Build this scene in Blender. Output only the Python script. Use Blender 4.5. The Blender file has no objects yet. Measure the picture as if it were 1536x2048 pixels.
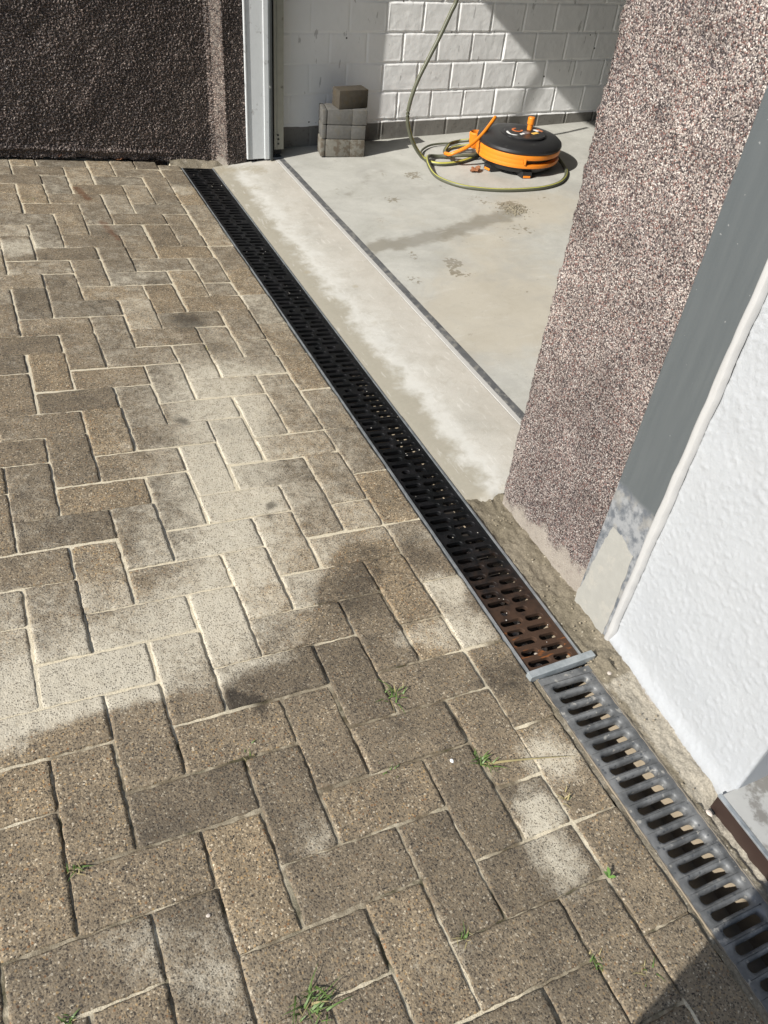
import bpy, bmesh, math, random
import numpy as np
from mathutils import Vector, Matrix
random.seed(7); rng = np.random.default_rng(7)
sc = bpy.context.scene
COL = sc.collection
K = 0.1                                  # the script thinks in decimetres, Blender gets metres

# ------------------------------------------------------------------ camera, sky, sun, exposure
cam_d = bpy.data.cameras.new('camera'); cam = bpy.data.objects.new('camera', cam_d); COL.objects.link(cam)
cam_d.sensor_fit = 'VERTICAL'; cam_d.sensor_height = 36.0; cam_d.lens = 1577.3 / 2048 * 36
cam_d.clip_start = 0.02; cam_d.clip_end = 500
M = Matrix(((0.908, 0.219, -0.357), (-0.410, 0.639, -0.651), (0.086, 0.738, 0.670)))
cam.matrix_world = Matrix.Translation(Vector((-6.72, -8.162, 12.924)) * K) @ M.to_quaternion().to_matrix().to_4x4()
sc.camera = cam
AZ, EL = math.radians(13.0), math.radians(35.5)
L = Vector((math.cos(AZ) * math.cos(EL), math.sin(AZ) * math.cos(EL), -math.sin(EL)))
sun_d = bpy.data.lights.new('sun', 'SUN'); sun_d.energy = 4.6; sun_d.angle = math.radians(0.53); sun_d.color = (1.0, 0.962, 0.90)
sun = bpy.data.objects.new('sun', sun_d); COL.objects.link(sun); sun.rotation_euler = L.to_track_quat('-Z', 'Y').to_euler()
world = bpy.data.worlds.new('World'); sc.world = world; world.use_nodes = True
wn = world.node_tree; bg = wn.nodes['Background']
sky = wn.nodes.new('ShaderNodeTexSky'); sky.sky_type = 'NISHITA'; sky.sun_disc = False
sky.sun_elevation = EL; sky.sun_rotation = math.atan2(-L.x, -L.y)
wn.links.new(sky.outputs[0], bg.inputs[0]); bg.inputs[1].default_value = 0.09
sc.view_settings.view_transform = 'Standard'; sc.view_settings.look = 'None'
sc.view_settings.exposure = 0.62; sc.view_settings.gamma = 1.0
sc.cycles.max_bounces = 8; sc.cycles.diffuse_bounces = 4

# ------------------------------------------------------------------ helpers: noise
def _h(ix, iy, s):
    v = (ix.astype(np.int64) * 374761393 + iy.astype(np.int64) * 668265263 + s * 1442695041) & 0xffffffff
    v = ((v ^ (v >> 13)) * 1274126177) & 0xffffffff
    return ((v ^ (v >> 16)) & 0xffffff) / float(0xffffff)
def vnoise(x, y, s=0):
    x = np.asarray(x, float); y = np.asarray(y, float)
    ix = np.floor(x); iy = np.floor(y); fx = x - ix; fy = y - iy
    fx = fx * fx * (3 - 2 * fx); fy = fy * fy * (3 - 2 * fy)
    a = _h(ix, iy, s); b = _h(ix + 1, iy, s); c = _h(ix, iy + 1, s); d = _h(ix + 1, iy + 1, s)
    return (a * (1 - fx) + b * fx) * (1 - fy) + (c * (1 - fx) + d * fx) * fy - 0.5
def fbm(x, y, s=0, o=4):
    r = 0; a = 1.0; f = 1.0
    for k in range(o):
        r = r + a * vnoise(np.asarray(x) * f, np.asarray(y) * f, s + k * 17); a *= 0.5; f *= 2.03
    return r
def worley(x, y, s=0):                   # distance to the nearest jittered point, and that point's random value
    ix = np.floor(x); iy = np.floor(y); best = np.full(np.shape(x), 9.0); val = np.zeros(np.shape(x))
    for dx in (-1, 0, 1):
        for dy in (-1, 0, 1):
            cx = ix + dx; cy = iy + dy
            d = np.hypot(cx + 0.15 + 0.7 * _h(cx, cy, s) - x, cy + 0.15 + 0.7 * _h(cx, cy, s + 5) - y)
            m = d < best; best = np.where(m, d, best); val = np.where(m, _h(cx, cy, s + 9), val)
    return best, val
def sstep(a, b, x):
    t = np.clip((x - a) / (b - a), 0, 1); return t * t * (3 - 2 * t)
def seg_dist(x, y, pts):
    d = np.full(np.shape(x), 1e9)
    for (ax, ay), (bx, by) in zip(pts[:-1], pts[1:]):
        vx, vy = bx - ax, by - ay; t = np.clip(((x - ax) * vx + (y - ay) * vy) / (vx * vx + vy * vy), 0, 1)
        d = np.minimum(d, np.hypot(x - ax - t * vx, y - ay - t * vy))
    return d
SA = math.atan(0.09); CA, SN = math.cos(SA), math.sin(SA)
def W(u, v, z=0.0):                      # pavement frame (it falls towards the drain) -> world
    return (CA * u + SN * z, v, -SN * u + CA * z)
def FZ(x): return 0.05 + 0.029 * (x - 6.4)   # garage floor height

# ------------------------------------------------------------------ helpers: meshes and objects
class MB:
    def __init__(s): s.v = []; s.f = []; s.m = []; s.a = {}
    def add(s, vs, fs, mi=0, **attr):
        o = len(s.v); s.v.extend([tuple(map(float, q)) for q in vs]); s.f.extend([tuple(i + o for i in f) for f in fs])
        s.m.extend([mi] * len(fs) if isinstance(mi, int) else mi)
        for k in set(s.a) | set(attr):
            L_ = s.a.setdefault(k, [0.0] * o)
            val = attr.get(k, 0.0)
            L_.extend([float(val)] * len(vs) if np.isscalar(val) else [float(t) for t in val])
        return s
    def grid(s, nx, ny, fn, mi=0, flip=False, **attr):      # fn(i, j arrays flattened) -> (n,3)
        J, I = np.meshgrid(np.arange(ny), np.arange(nx), indexing='ij')
        P = fn(I.ravel(), J.ravel())
        fs = []
        for j in range(ny - 1):
            for i in range(nx - 1):
                q = (j * nx + i, j * nx + i + 1, (j + 1) * nx + i + 1, (j + 1) * nx + i)
                fs.append(q[::-1] if flip else q)
        return s.add(P, fs, mi, **attr)
    def box(s, c, d, mat=None, bev=0.0, mi=0, seg=2, **attr):
        bm = bmesh.new(); bmesh.ops.create_cube(bm, size=1.0)
        bmesh.ops.scale(bm, vec=d, verts=bm.verts)
        if bev > 0: bmesh.ops.bevel(bm, geom=bm.edges[:], offset=bev, segments=seg, profile=0.6, affect='EDGES')
        T = Matrix.Translation(c) @ (mat.to_4x4() if mat else Matrix())
        bm.verts.ensure_lookup_table()
        s.add([T @ v.co for v in bm.verts], [[v.index for v in f.verts] for f in bm.faces], mi, **attr); bm.free(); return s
    def tube(s, pts, r, n=10, mi=0, stripe=None, cap=True):
        P = [Vector(p) for p in pts]; N = len(P); up = Vector((0, 0, 1)); rings = []
        for k in range(N):
            t = (P[min(k + 1, N - 1)] - P[max(k - 1, 0)]).normalized()
            a = t.cross(up); a = a.normalized() if a.length > 0.05 else Vector((1, 0, 0))
            if k and a.dot(la) < 0: a = -a
            la = a; b = a.cross(t).normalized(); rr = r[k] if hasattr(r, '__len__') else r
            rings += [P[k] + a * (rr * math.cos(2 * math.pi * i / n)) + b * (rr * math.sin(2 * math.pi * i / n)) for i in range(n)]
        fs = []; mis = []
        for k in range(N - 1):
            for i in range(n):
                j = (i + 1) % n; fs.append((k * n + i, k * n + j, (k + 1) * n + j, (k + 1) * n + i))
                mis.append(stripe[1] if stripe and i in stripe[0] else mi)
        if cap: fs += [tuple(range(n))[::-1], tuple(range((N - 1) * n, N * n))]; mis += [mi, mi]
        return s.add(rings, fs, mis)
    def lathe(s, c, prof, n=48, mi=0, tilt=None):
        vs = []; fs = []; c = Vector(c)
        for (r, z) in prof:
            for i in range(n):
                q = Vector((r * math.cos(2 * math.pi * i / n), r * math.sin(2 * math.pi * i / n), z))
                vs.append(c + (tilt @ q if tilt else q))
        for k in range(len(prof) - 1):
            for i in range(n):
                j = (i + 1) % n; fs.append((k * n + i, k * n + j, (k + 1) * n + j, (k + 1) * n + i))
        fs.append(tuple(range(n))[::-1]); fs.append(tuple(range((len(prof) - 1) * n, len(prof) * n)))
        return s.add(vs, fs, mi)
    def prism(s, poly, z0, z1, mi=0):
        n = len(poly); vs = [(x, y, z0) for x, y in poly] + [(x, y, z1) for x, y in poly]
        fs = [tuple(range(n))[::-1], tuple(range(n, 2 * n))] + [(i, (i + 1) % n, n + (i + 1) % n, n + i) for i in range(n)]
        return s.add(vs, fs, mi)
    def build(s, name, mats, parent=None, smooth=False, loc=None, auto=None):
        me = bpy.data.meshes.new(name)
        o0 = Vector(loc) if loc is not None else (Vector(parent['_o']) if parent is not None else Vector((0, 0, 0)))
        V = (np.array(s.v) - np.array(o0)) * K
        me.from_pydata(V.tolist(), [], s.f); me.update()
        for m in (mats if isinstance(mats, (list, tuple)) else [mats]): me.materials.append(m)
        if any(s.m): me.polygons.foreach_set('material_index', s.m)
        if smooth: me.polygons.foreach_set('use_smooth', [True] * len(me.polygons))
        for k, a in s.a.items():
            at = me.attributes.new(k, 'FLOAT', 'POINT'); at.data.foreach_set('value', a)
        bm = bmesh.new(); bm.from_mesh(me); bmesh.ops.recalc_face_normals(bm, faces=bm.faces) if not s.__dict__.get('keepn') else None
        bm.to_mesh(me); bm.free()
        if auto:
            me.polygons.foreach_set('use_smooth', [True] * len(me.polygons)); me.set_sharp_from_angle(angle=math.radians(auto))
        o = bpy.data.objects.new(name, me); COL.objects.link(o); o['_o'] = tuple(o0)
        if parent is not None:
            o.parent = parent
        else: o.location = o0 * K
        return o
def empty(name, loc=(0, 0, 0)):
    o = bpy.data.objects.new(name, None); COL.objects.link(o); o.location = Vector(loc) * K; o['_o'] = tuple(loc)
    o.empty_display_size = 0.05; return o
def tag(o, label=None, cat=None, group=None, kind=None):
    for k, v in (('label', label), ('category', cat), ('group', group), ('kind', kind)):
        if v: o[k] = v
    return o
def struct(o): o['kind'] = 'structure'; return o
def spline(pts, per=8):
    P = [np.array(p, float) for p in pts]; P = [2 * P[0] - P[1]] + P + [2 * P[-1] - P[-2]]; out = []
    for k in range(1, len(P) - 2):
        for t in np.linspace(0, 1, per, endpoint=False):
            a, b, c, d = P[k - 1:k + 3]
            out.append(0.5 * (2 * b + (c - a) * t + (2 * a - 5 * b + 4 * c - d) * t * t + (3 * b - a - 3 * c + d) * t ** 3))
    return out + [P[-2]]

# ------------------------------------------------------------------ helpers: materials
class Mat:
    def __init__(s, name, rough=0.8, color=None, metal=0.0, spec=0.5):
        s.m = bpy.data.materials.new(name); s.m.use_nodes = True; s.nt = s.m.node_tree
        s.b = s.nt.nodes['Principled BSDF']; s.set('Roughness', rough); s.set('Metallic', metal); s.set('Specular IOR Level', spec)
        if color is not None: s.set('Base Color', color)
        s.co = s.n('ShaderNodeTexCoord').outputs['Object']
    def put(s, sock, v):
        if isinstance(v, bpy.types.NodeSocket): s.nt.links.new(v, sock)
        elif isinstance(v, (tuple, list)) and len(v) == 3 and sock.type == 'RGBA': sock.default_value = (*v, 1)
        else: sock.default_value = v
    def set(s, k, v): s.put(s.b.inputs[k], v)
    def n(s, t, ins=None, **pr):
        o = s.nt.nodes.new(t)
        for k, v in pr.items(): setattr(o, k, v)
        for k, v in (ins or {}).items(): s.put(o.inputs[k], v)
        return o
    def noise(s, scale, detail=4, rough=0.55, co=None, dist=0.0):
        return s.n('ShaderNodeTexNoise', {'Vector': co or s.co, 'Scale': scale, 'Detail': detail, 'Roughness': rough, 'Distortion': dist}).outputs['Fac']
    def voro(s, scale, co=None, feature='F1', rnd=1.0):
        o = s.n('ShaderNodeTexVoronoi', {'Vector': co or s.co, 'Scale': scale, 'Randomness': rnd}, feature=feature)
        return o
    def cellval(s, v):  # random 0..1 per voronoi cell
        return s.n('ShaderNodeSeparateColor', {0: v.outputs['Color']}).outputs[0]
    def math(s, op, a, b=0.0, c=None, clamp=False):
        o = s.n('ShaderNodeMath', {0: a, 1: b}, operation=op, use_clamp=clamp)
        if c is not None: s.put(o.inputs[2], c)
        return o.outputs[0]
    def ramp(s, f, stops, interp='LINEAR'):
        o = s.n('ShaderNodeValToRGB', {0: f}); r = o.color_ramp; r.interpolation = interp
        while len(r.elements) < len(stops): r.elements.new(0.5)
        for e, (p, c) in zip(r.elements, stops):
            e.position = p; e.color = (*c, 1) if isinstance(c, (tuple, list)) else (c, c, c, 1)
        return o.outputs[0]
    def step(s, f, a, b):
        return s.n('ShaderNodeMapRange', {'Value': f, 'From Min': a, 'From Max': b}, interpolation_type='SMOOTHSTEP').outputs[0]
    def mix(s, f, a, b, mode='MIX'):
        o = s.n('ShaderNodeMix', data_type='RGBA', blend_type=mode, clamp_factor=True)
        s.put(o.inputs[0], f); s.put(o.inputs[6], a); s.put(o.inputs[7], b); return o.outputs[2]
    def attr(s, name): return s.n('ShaderNodeAttribute', attribute_name=name).outputs['Fac']
    def xyz(s): 
        o = s.n('ShaderNodeSeparateXYZ', {0: s.co}).outputs; return o[0], o[1], o[2]
    def scaled(s, v): return s.n('ShaderNodeMapping', {'Vector': s.co, 'Scale': v}).outputs[0]
    def bump(s, h, strength=0.5, dist=0.002, prev=None):
        o = s.n('ShaderNodeBump', {'Height': h, 'Strength': strength, 'Distance': dist})
        if prev is not None: s.put(o.inputs['Normal'], prev)
        s.set('Normal', o.outputs[0]); return o.outputs[0]

def M_brick():
    s = Mat('weathered_paver', 0.85, spec=0.3)
    sand, tone, damp, rust = s.attr('sand'), s.attr('tone'), s.attr('damp'), s.attr('rust')
    v1 = s.voro(330); v2 = s.voro(195); n1 = s.noise(14, 5); n2 = s.noise(420, 3); n3 = s.noise(60, 4)
    g1 = s.ramp(s.cellval(v1), [(0, (.026, .023, .021)), (.13, (.075, .06, .045)), (.27, (.175, .14, .098)), (.66, (.235, .188, .13)), (.84, (.31, .255, .18)), (.95, (.48, .43, .34))], 'CONSTANT')
    g2 = s.ramp(s.cellval(v2), [(0, (.024, .024, .025)), (.22, (.22, .11, .045)), (.31, (.16, .125, .085)), (.62, (.36, .25, .125)), (.78, (.40, .335, .245)), (.94, (.58, .53, .44))], 'CONSTANT')
    spot = s.math('MULTIPLY', s.math('LESS_THAN', v2.outputs['Distance'], 0.37), s.math('GREATER_THAN', s.noise(90, 2), 0.42))
    c = s.mix(s.step(n2, .38, .58), g1, (.198, .167, .125))
    agg = s.math('ADD', .30, s.math('MULTIPLY', s.step(s.math('ADD', s.noise(9, 5, .65), s.math('MULTIPLY', s.math('SUBTRACT', tone, .5), .25)), .36, .62), .52))
    c = s.mix(s.math('MULTIPLY', spot, s.math('MULTIPLY', agg, .85)), c, g2)
    c = s.mix(1.0, c, s.ramp(tone, [(0, (.68, .67, .65)), (.5, (.94, .92, .88)), (1, (1.17, 1.11, 1.0))]), 'MULTIPLY')
    c = s.mix(1.0, c, s.ramp(n1, [(.3, (.8, .8, .8)), (.7, (1.2, 1.18, 1.14))]), 'MULTIPLY')
    # dust and jointing sand lying on the bricks: it fills between the grains, the darkest grains stay bare
    v3 = s.voro(330)
    pit = s.math('MULTIPLY', s.math('LESS_THAN', s.cellval(v3), .46), s.step(v3.outputs['Distance'], .50, .36))
    pit = s.math('MULTIPLY', pit, s.step(s.noise(110, 3), .34, .5))
    f = s.math('ADD', sand, s.math('MULTIPLY', s.math('SUBTRACT', n3, .5), .5))
    f = s.math('ADD', f, s.math('MULTIPLY', s.math('SUBTRACT', n2, .5), .7))
    f = s.math('ADD', f, s.math('MULTIPLY', s.math('SUBTRACT', s.noise(24, 6, .75), .5), .7))
    f = s.math('MULTIPLY', s.step(f, .18, .92), .86)
    f = s.math('MULTIPLY', f, s.math('SUBTRACT', 1.0, s.math('MULTIPLY', pit, .8)))
    c = s.mix(s.math('MULTIPLY', pit, .62), c, (.045, .038, .031))
    c = s.mix(f, c, s.mix(n3, (.42, .375, .285), (.60, .555, .45)))
    d = s.step(s.math('ADD', damp, s.math('MULTIPLY', s.math('SUBTRACT', n3, .5), 1.0)), .15, 1.0)
    c = s.mix(s.math('MULTIPLY', d, .85), c, s.mix(.22, (.018, .015, .012), c))
    r = s.step(s.math('ADD', rust, s.math('MULTIPLY', s.math('SUBTRACT', n3, .5), .9)), .35, .8)
    c = s.mix(s.math('MULTIPLY', r, .65), c, (.10, .035, .012))
    s.set('Base Color', c)
    h = s.math('ADD', s.math('MULTIPLY', v1.outputs['Distance'], -.6), s.math('MULTIPLY', n2, .8))
    nb = s.bump(s.noise(45, 5), .35, .004); s.bump(h, .55, .0016, nb)
    return s.m
def M_jsand():
    s = Mat('jointing_sand', 0.95, spec=0.1); sand, damp = s.attr('sand'), s.attr('damp')
    n = s.noise(420, 3); n1 = s.noise(30, 4)
    c = s.mix(s.step(s.math('ADD', sand, s.math('MULTIPLY', s.math('SUBTRACT', n1, .5), .9)), .0, .55), (.135, .108, .072), (.60, .535, .40))
    c = s.mix(1.0, c, s.ramp(n, [(.3, .72), (.7, 1.18)]), 'MULTIPLY')
    ms = s.math('MULTIPLY', s.step(s.noise(17, 4), .52, .66), s.step(sand, .45, .2)); c = s.mix(s.math('MULTIPLY', ms, .85), c, (.045, .042, .020))
    c = s.mix(s.math('MULTIPLY', damp, .7), c, (.03, .025, .017))
    s.set('Base Color', c); s.bump(n, .6, .002); return s.m
def M_pebble(name, stops, scale, dust=(.33, .295, .25), spec=0.5, gain=1.0):
    s = Mat(name, 0.42, spec=spec); bare = s.attr('bare')  # mask for bare mortar and for painted sunlight on the corner strip
    v = s.voro(scale); v2 = s.voro(scale * .55); n = s.noise(scale * 1.3, 2); n1 = s.noise(9, 5); n0 = s.noise(2.6, 3)
    c = s.ramp(s.cellval(v), stops, 'CONSTANT')
    edge = s.step(v.outputs['Distance'], .34, .62)
    c = s.mix(s.math('MULTIPLY', edge, .45), c, (.06, .05, .047))
    c = s.mix(1.0, c, s.ramp(n1, [(.3, .82 * gain), (.7, 1.18 * gain)]), 'MULTIPLY')
    c = s.mix(1.0, c, s.ramp(n0, [(.32, (.66, .64, .64)), (.62, (1.1, 1.08, 1.06))]), 'MULTIPLY')
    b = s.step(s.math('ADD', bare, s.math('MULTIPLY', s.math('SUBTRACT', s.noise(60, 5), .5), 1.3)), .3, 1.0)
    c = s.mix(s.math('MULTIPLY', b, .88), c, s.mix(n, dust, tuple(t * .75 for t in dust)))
    s.set('Base Color', c); s.set('Roughness', s.mix(b, (.45, .45, .45), (.9, .9, .9)))
    s.bump(v.outputs['Distance'], .6, -.002); return s.m
def M_concrete(name, cols, rough=.8, fine=500, seed=0.0):
    s = Mat(name, rough, spec=.3); n = s.noise(5, 6, .6, dist=.6); n2 = s.noise(fine, 2); n3 = s.noise(40, 5)
    c = s.ramp(s.math('ADD', s.math('MULTIPLY', n, .8), s.math('MULTIPLY', n3, .2)), [(.3, cols[0]), (.5, cols[1]), (.7, cols[2])])
    c = s.mix(1.0, c, s.ramp(n2, [(.3, .88), (.7, 1.1)]), 'MULTIPLY')
    return s, c, n, n2, n3
def M_floor():
    s, c, n, n2, n3 = M_concrete('garage_screed', ((.33, .325, .29), (.40, .395, .36), (.455, .45, .41)), .62)
    st, wm, bl = s.attr('stain'), s.attr('warm'), s.attr('blot')
    n4 = s.noise(16, 5)
    c = s.mix(s.math('MULTIPLY', s.step(s.math('ADD', wm, s.math('MULTIPLY', s.math('SUBTRACT', n4, .5), .8)), .2, .9), .45), c, (.40, .345, .255))
    c = s.mix(s.math('MULTIPLY', s.step(s.math('ADD', st, s.math('MULTIPLY', s.math('SUBTRACT', n4, .5), 1.3)), .3, .85), .75), c, (.18, .165, .13))
    blm = s.step(s.math('ADD', bl, s.math('MULTIPLY', s.math('SUBTRACT', s.noise(70, 3), .5), 1.6)), .55, .75)
    c = s.mix(s.math('MULTIPLY', blm, .8), c, (.17, .145, .10))
    fl = s.step(s.noise(38, 4, .6, dist=1.0), .655, .70)
    c = s.mix(s.math('MULTIPLY', fl, .5), c, (.24, .22, .175))
    c = s.mix(s.math('MULTIPLY', s.step(s.noise(3.2, 7, .7, dist=1.2), .46, .64), .35), c, (.30, .295, .275))
    c = s.mix(s.math('MULTIPLY', s.step(s.noise(11, 6, .7, co=s.scaled((.5, 2, 1)), dist=.6), .56, .70), .3), c, (.52, .515, .48))
    s.set('Base Color', c); s.bump(n3, .15, .002); return s.m
def M_threshold():
    s, c, n, n2, n3 = M_concrete('threshold_concrete', ((.34, .325, .285), (.415, .397, .352), (.47, .452, .41)), .85)
    t = s.attr('t'); n4 = s.noise(13, 5, .6); n5 = s.noise(90, 3)
    n6 = s.noise(34, 6, .7); tw = s.math('ADD', s.math('ADD', t, s.math('MULTIPLY', s.math('SUBTRACT', n4, .5), .55)), s.math('MULTIPLY', s.math('SUBTRACT', n6, .5), .22))
    c = s.mix(s.math('MULTIPLY', s.step(tw, .60, .28), .75), c, (.53, .525, .49))
    c = s.mix(s.math('MULTIPLY', s.step(tw, .55, .95), .35), c, (.38, .345, .295))
    c = s.mix(s.math('MULTIPLY', s.step(tw, .38, .14), .85), c, s.mix(n5, (.225, .205, .155), (.29, .265, .205)))
    ye = s.attr('damp')
    c = s.mix(s.math('MULTIPLY', s.step(s.math('ADD', ye, s.math('MULTIPLY', s.math('SUBTRACT', n6, .5), 1.6)), .3, .9), .6), c, (.27, .235, .165))
    bl = s.step(s.noise(20, 6, .7, dist=.8), .50, .68); c = s.mix(s.math('MULTIPLY', bl, .38), c, (.31, .285, .235))
    sc_ = s.step(s.noise(26, 4, .6, co=s.scaled((3.0, .6, 1))), .60, .68); c = s.mix(s.math('MULTIPLY', sc_, .25), c, (.62, .60, .56))
    v = s.voro(9.5); spots = s.math('MULTIPLY', s.step(s.math('ADD', v.outputs['Distance'], s.math('MULTIPLY', n5, .12)), .22, .13), s.math('GREATER_THAN', s.cellval(v), .55))
    c = s.mix(s.math('MULTIPLY', spots, .5), c, (.30, .265, .19))
    s.set('Base Color', c); s.bump(n3, .25, .002); return s.m
def M_mortar(name, a, b, pale=(.31, .28, .225)):
    s = Mat(name, .92, spec=.2); n = s.noise(8, 6, .6); n2 = s.noise(240, 4); dry = s.attr('dry')
    c = s.mix(s.step(n, .35, .65), a, b)
    c = s.mix(s.step(s.math('ADD', dry, s.math('MULTIPLY', s.math('SUBTRACT', s.noise(30, 5), .5), 1.0)), .35, .65), c, pale)
    v = s.voro(160); c = s.mix(s.math('MULTIPLY', s.math('GREATER_THAN', s.cellval(v), .9), s.math('LESS_THAN', v.outputs['Distance'], .3)), c, (.42, .38, .30))
    c = s.mix(1.0, c, s.ramp(n2, [(.3, .7), (.7, 1.25)]), 'MULTIPLY')
    s.set('Base Color', c); nb = s.bump(s.noise(60, 5), .5, .006); s.bump(n2, .5, .002, nb); return s.m
def M_whiterender():
    s = Mat('white_rough_render', .75, spec=.25); n = s.noise(10, 4); d = s.attr('dirt')
    c = s.mix(n, (.335, .35, .366), (.375, .387, .398))
    n2 = s.noise(150, 3)
    c = s.mix(s.math('MULTIPLY', s.step(s.math('ADD', d, s.math('MULTIPLY', s.math('SUBTRACT', n2, .5), 1.2)), .4, .8), .7), c, (.24, .20, .15))
    sp = s.step(s.noise(60, 2, .5), .77, .79)
    c = s.mix(s.math('MULTIPLY', sp, .35), c, (.3, .3, .3))
    s.set('Base Color', c); s.bump(s.noise(260, 4, .65), .55, .0022); return s.m
def M_garagewall():
    s = Mat('painted_block_wall', .7, spec=.3); x, y, z = s.xyz(); n = s.noise(7, 4); n2 = s.noise(70, 3)
    c = s.mix(n, (.70, .70, .69), (.79, .79, .78))
    sm = s.math('MULTIPLY', s.step(s.noise(34, 3, .6, co=s.scaled((1, 1, .25))), .66, .70), .5)
    c = s.mix(sm, c, (.22, .21, .20))
    dots = s.voro(14); c = s.mix(s.math('MULTIPLY', s.step(dots.outputs['Distance'], .07, .05), s.math('GREATER_THAN', s.cellval(dots), .45)), c, (.06, .055, .05))
    zb = s.math('ADD', z, s.math('ADD', s.math('MULTIPLY', s.math('SUBTRACT', s.noise(9, 2), .5), .012), s.math('MULTIPLY', x, -.0035)))
    g = s.mix(s.step(n2, .55, .72), (.165, .158, .143), (.115, .105, .09))
    c = s.mix(s.step(zb, .1035, .1015), c, g)
    s.set('Base Color', c); s.bump(s.noise(120, 4), .25, .002); return s.m
def M_galv(name, a, b, rough=.42, metal=.75, scale=40, grime=None, gs=30):
    s = Mat(name, rough, metal=metal); n = s.noise(scale, 4, .6); c = s.mix(s.step(n, .35, .65), a, b)
    s.set('Metallic', metal)
    if grime:
        g = s.step(s.noise(gs, 5, .65), .50, .62); c = s.mix(g, c, grime); s.set('Metallic', s.mix(g, (metal,) * 3, (.1, .1, .1)))
        s.set('Roughness', s.mix(g, (rough,) * 3, (.85, .85, .85)))
    s.set('Base Color', c); s.bump(s.noise(scale * 5, 3), .25, .001); return s.m
def M_blackgrate():
    s = Mat('black_cast_grate', .5, spec=.22); x, y, z = s.xyz(); rust, n = s.attr('rust'), s.noise(45, 5, .65)
    c = s.mix(s.step(s.noise(30, 3), .4, .7), (.0035, .004, .0045), (.009, .009, .010))
    dust = s.math('ADD', rust, s.math('MULTIPLY', s.math('SUBTRACT', n, .5), 1.1))
    m = s.step(dust, .18, .95)
    c = s.mix(s.math('MULTIPLY', m, .8), c, (.062, .034, .02))
    r2 = s.step(s.math('ADD', s.math('MULTIPLY', rust, .8), s.math('MULTIPLY', s.math('SUBTRACT', s.noise(70, 4, .5, co=s.scaled((.35, 1.6, 1))), .5), 2.2)), .98, 1.22)
    c = s.mix(s.math('MULTIPLY', r2, .8), c, (.22, .075, .018))
    v = s.voro(110); sp = s.math('MULTIPLY', s.math('LESS_THAN', v.outputs['Distance'], .17), s.math('GREATER_THAN', s.cellval(v), .96))
    c = s.mix(sp, c, (.5, .47, .42))
    s.set('Base Color', c); s.set('Roughness', s.mix(m, (.48, .48, .48), (.85, .85, .85))); s.bump(s.noise(160, 3), .3, .001); return s.m
def M_oldgrate():
    s = Mat('galvanised_old_grate', .42, metal=.25); n = s.noise(26, 5, .6); n2 = s.noise(150, 3)
    c = s.mix(s.step(n, .35, .68), (.085, .088, .089), (.175, .178, .177))
    v = s.voro(95); c = s.mix(s.math('MULTIPLY', s.step(v.outputs['Distance'], .3, .2), s.math('GREATER_THAN', s.cellval(v), .55)), c, (.07, .075, .08))
    g = s.step(s.noise(60, 4, .6), .60, .68); c = s.mix(s.math('MULTIPLY', g, .7), c, (.33, .315, .28))
    s.set('Base Color', c); s.set('Metallic', s.mix(g, (.25,) * 3, (.05,) * 3)); s.set('Roughness', s.mix(n2, (.45,) * 3, (.65,) * 3))
    s.bump(v.outputs['Distance'], .35, .0015, s.bump(n, .2, .003)); return s.m
def M_plain(name, col, rough=.5, var=.12, scale=60, metal=0.0, spec=.5, bump=.1, grime=None, gk=(.62, .72)):
    s = Mat(name, rough, metal=metal, spec=spec); n = s.noise(scale, 4, .6)
    c = s.mix(n, tuple(t * (1 - var) for t in col), tuple(t * (1 + var) for t in col))
    if grime: c = s.mix(s.math('MULTIPLY', s.step(s.noise(scale * .7, 5, .65), *gk), .7), c, grime)
    s.set('Base Color', c)
    if bump: s.bump(s.noise(scale * 4, 3), bump, .001)
    return s.m
def M_strip():                           # grey sheet-metal cover strip: painted above, bare and smeared below
    s = Mat('grey_metal_strip', .45, metal=.2); x, y, z = s.xyz(); n = s.noise(9, 6, .7, co=s.scaled((1, 6, .5))); n2 = s.noise(45, 5, .65)
    c = s.mix(n, (.080, .092, .098), (.125, .138, .142))
    c = s.mix(s.math('MULTIPLY', s.step(s.noise(90, 2), .74, .78), .5), c, (.4, .4, .4))
    lo = s.mix(s.step(n2, .38, .62), (.125, .138, .155), (.30, .31, .32))
    lo = s.mix(s.math('MULTIPLY', s.step(s.noise(22, 4), .50, .62), .6), lo, (.30, .29, .265))
    c = s.mix(s.step(s.math('ADD', z, s.math('MULTIPLY', s.math('SUBTRACT', n2, .5), .03)), .335, .315), c, lo)
    s.set('Base Color', c); return s.m

BR = M_brick(); JS = M_jsand()
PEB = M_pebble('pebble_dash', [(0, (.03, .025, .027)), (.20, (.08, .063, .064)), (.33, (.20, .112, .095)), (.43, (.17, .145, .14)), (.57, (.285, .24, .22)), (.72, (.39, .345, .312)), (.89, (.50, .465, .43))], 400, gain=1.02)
PEB_SHADE = M_pebble('shaded_pebble_dash', [(0, (.018, .014, .013)), (.24, (.05, .037, .032)), (.44, (.105, .07, .055)), (.60, (.09, .08, .073)), (.74, (.24, .18, .148)), (.91, (.42, .36, .31))], 310, spec=.35)  # same pebbles, darkened: the far wall's self-shade is put into the colour
FLOOR = M_floor(); THR = M_threshold()
MORT = M_mortar('wet_mortar', (.16, .138, .098), (.21, .182, .135)); 
WR = M_whiterender(); GW = M_garagewall()
GALV = M_galv('galvanised_rail', (.34, .37, .39), (.50, .53, .55)); SILL = M_galv('steel_sill', (.105, .108, .112), (.15, .152, .152), .6, .35, 30, (.18, .175, .16), 40)
BG = M_blackgrate(); OG = M_oldgrate(); STRIP = M_strip()
CHAN = M_plain('drain_concrete', (.27, .225, .165), .9, .25, 40, spec=.1, bump=.4)
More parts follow.
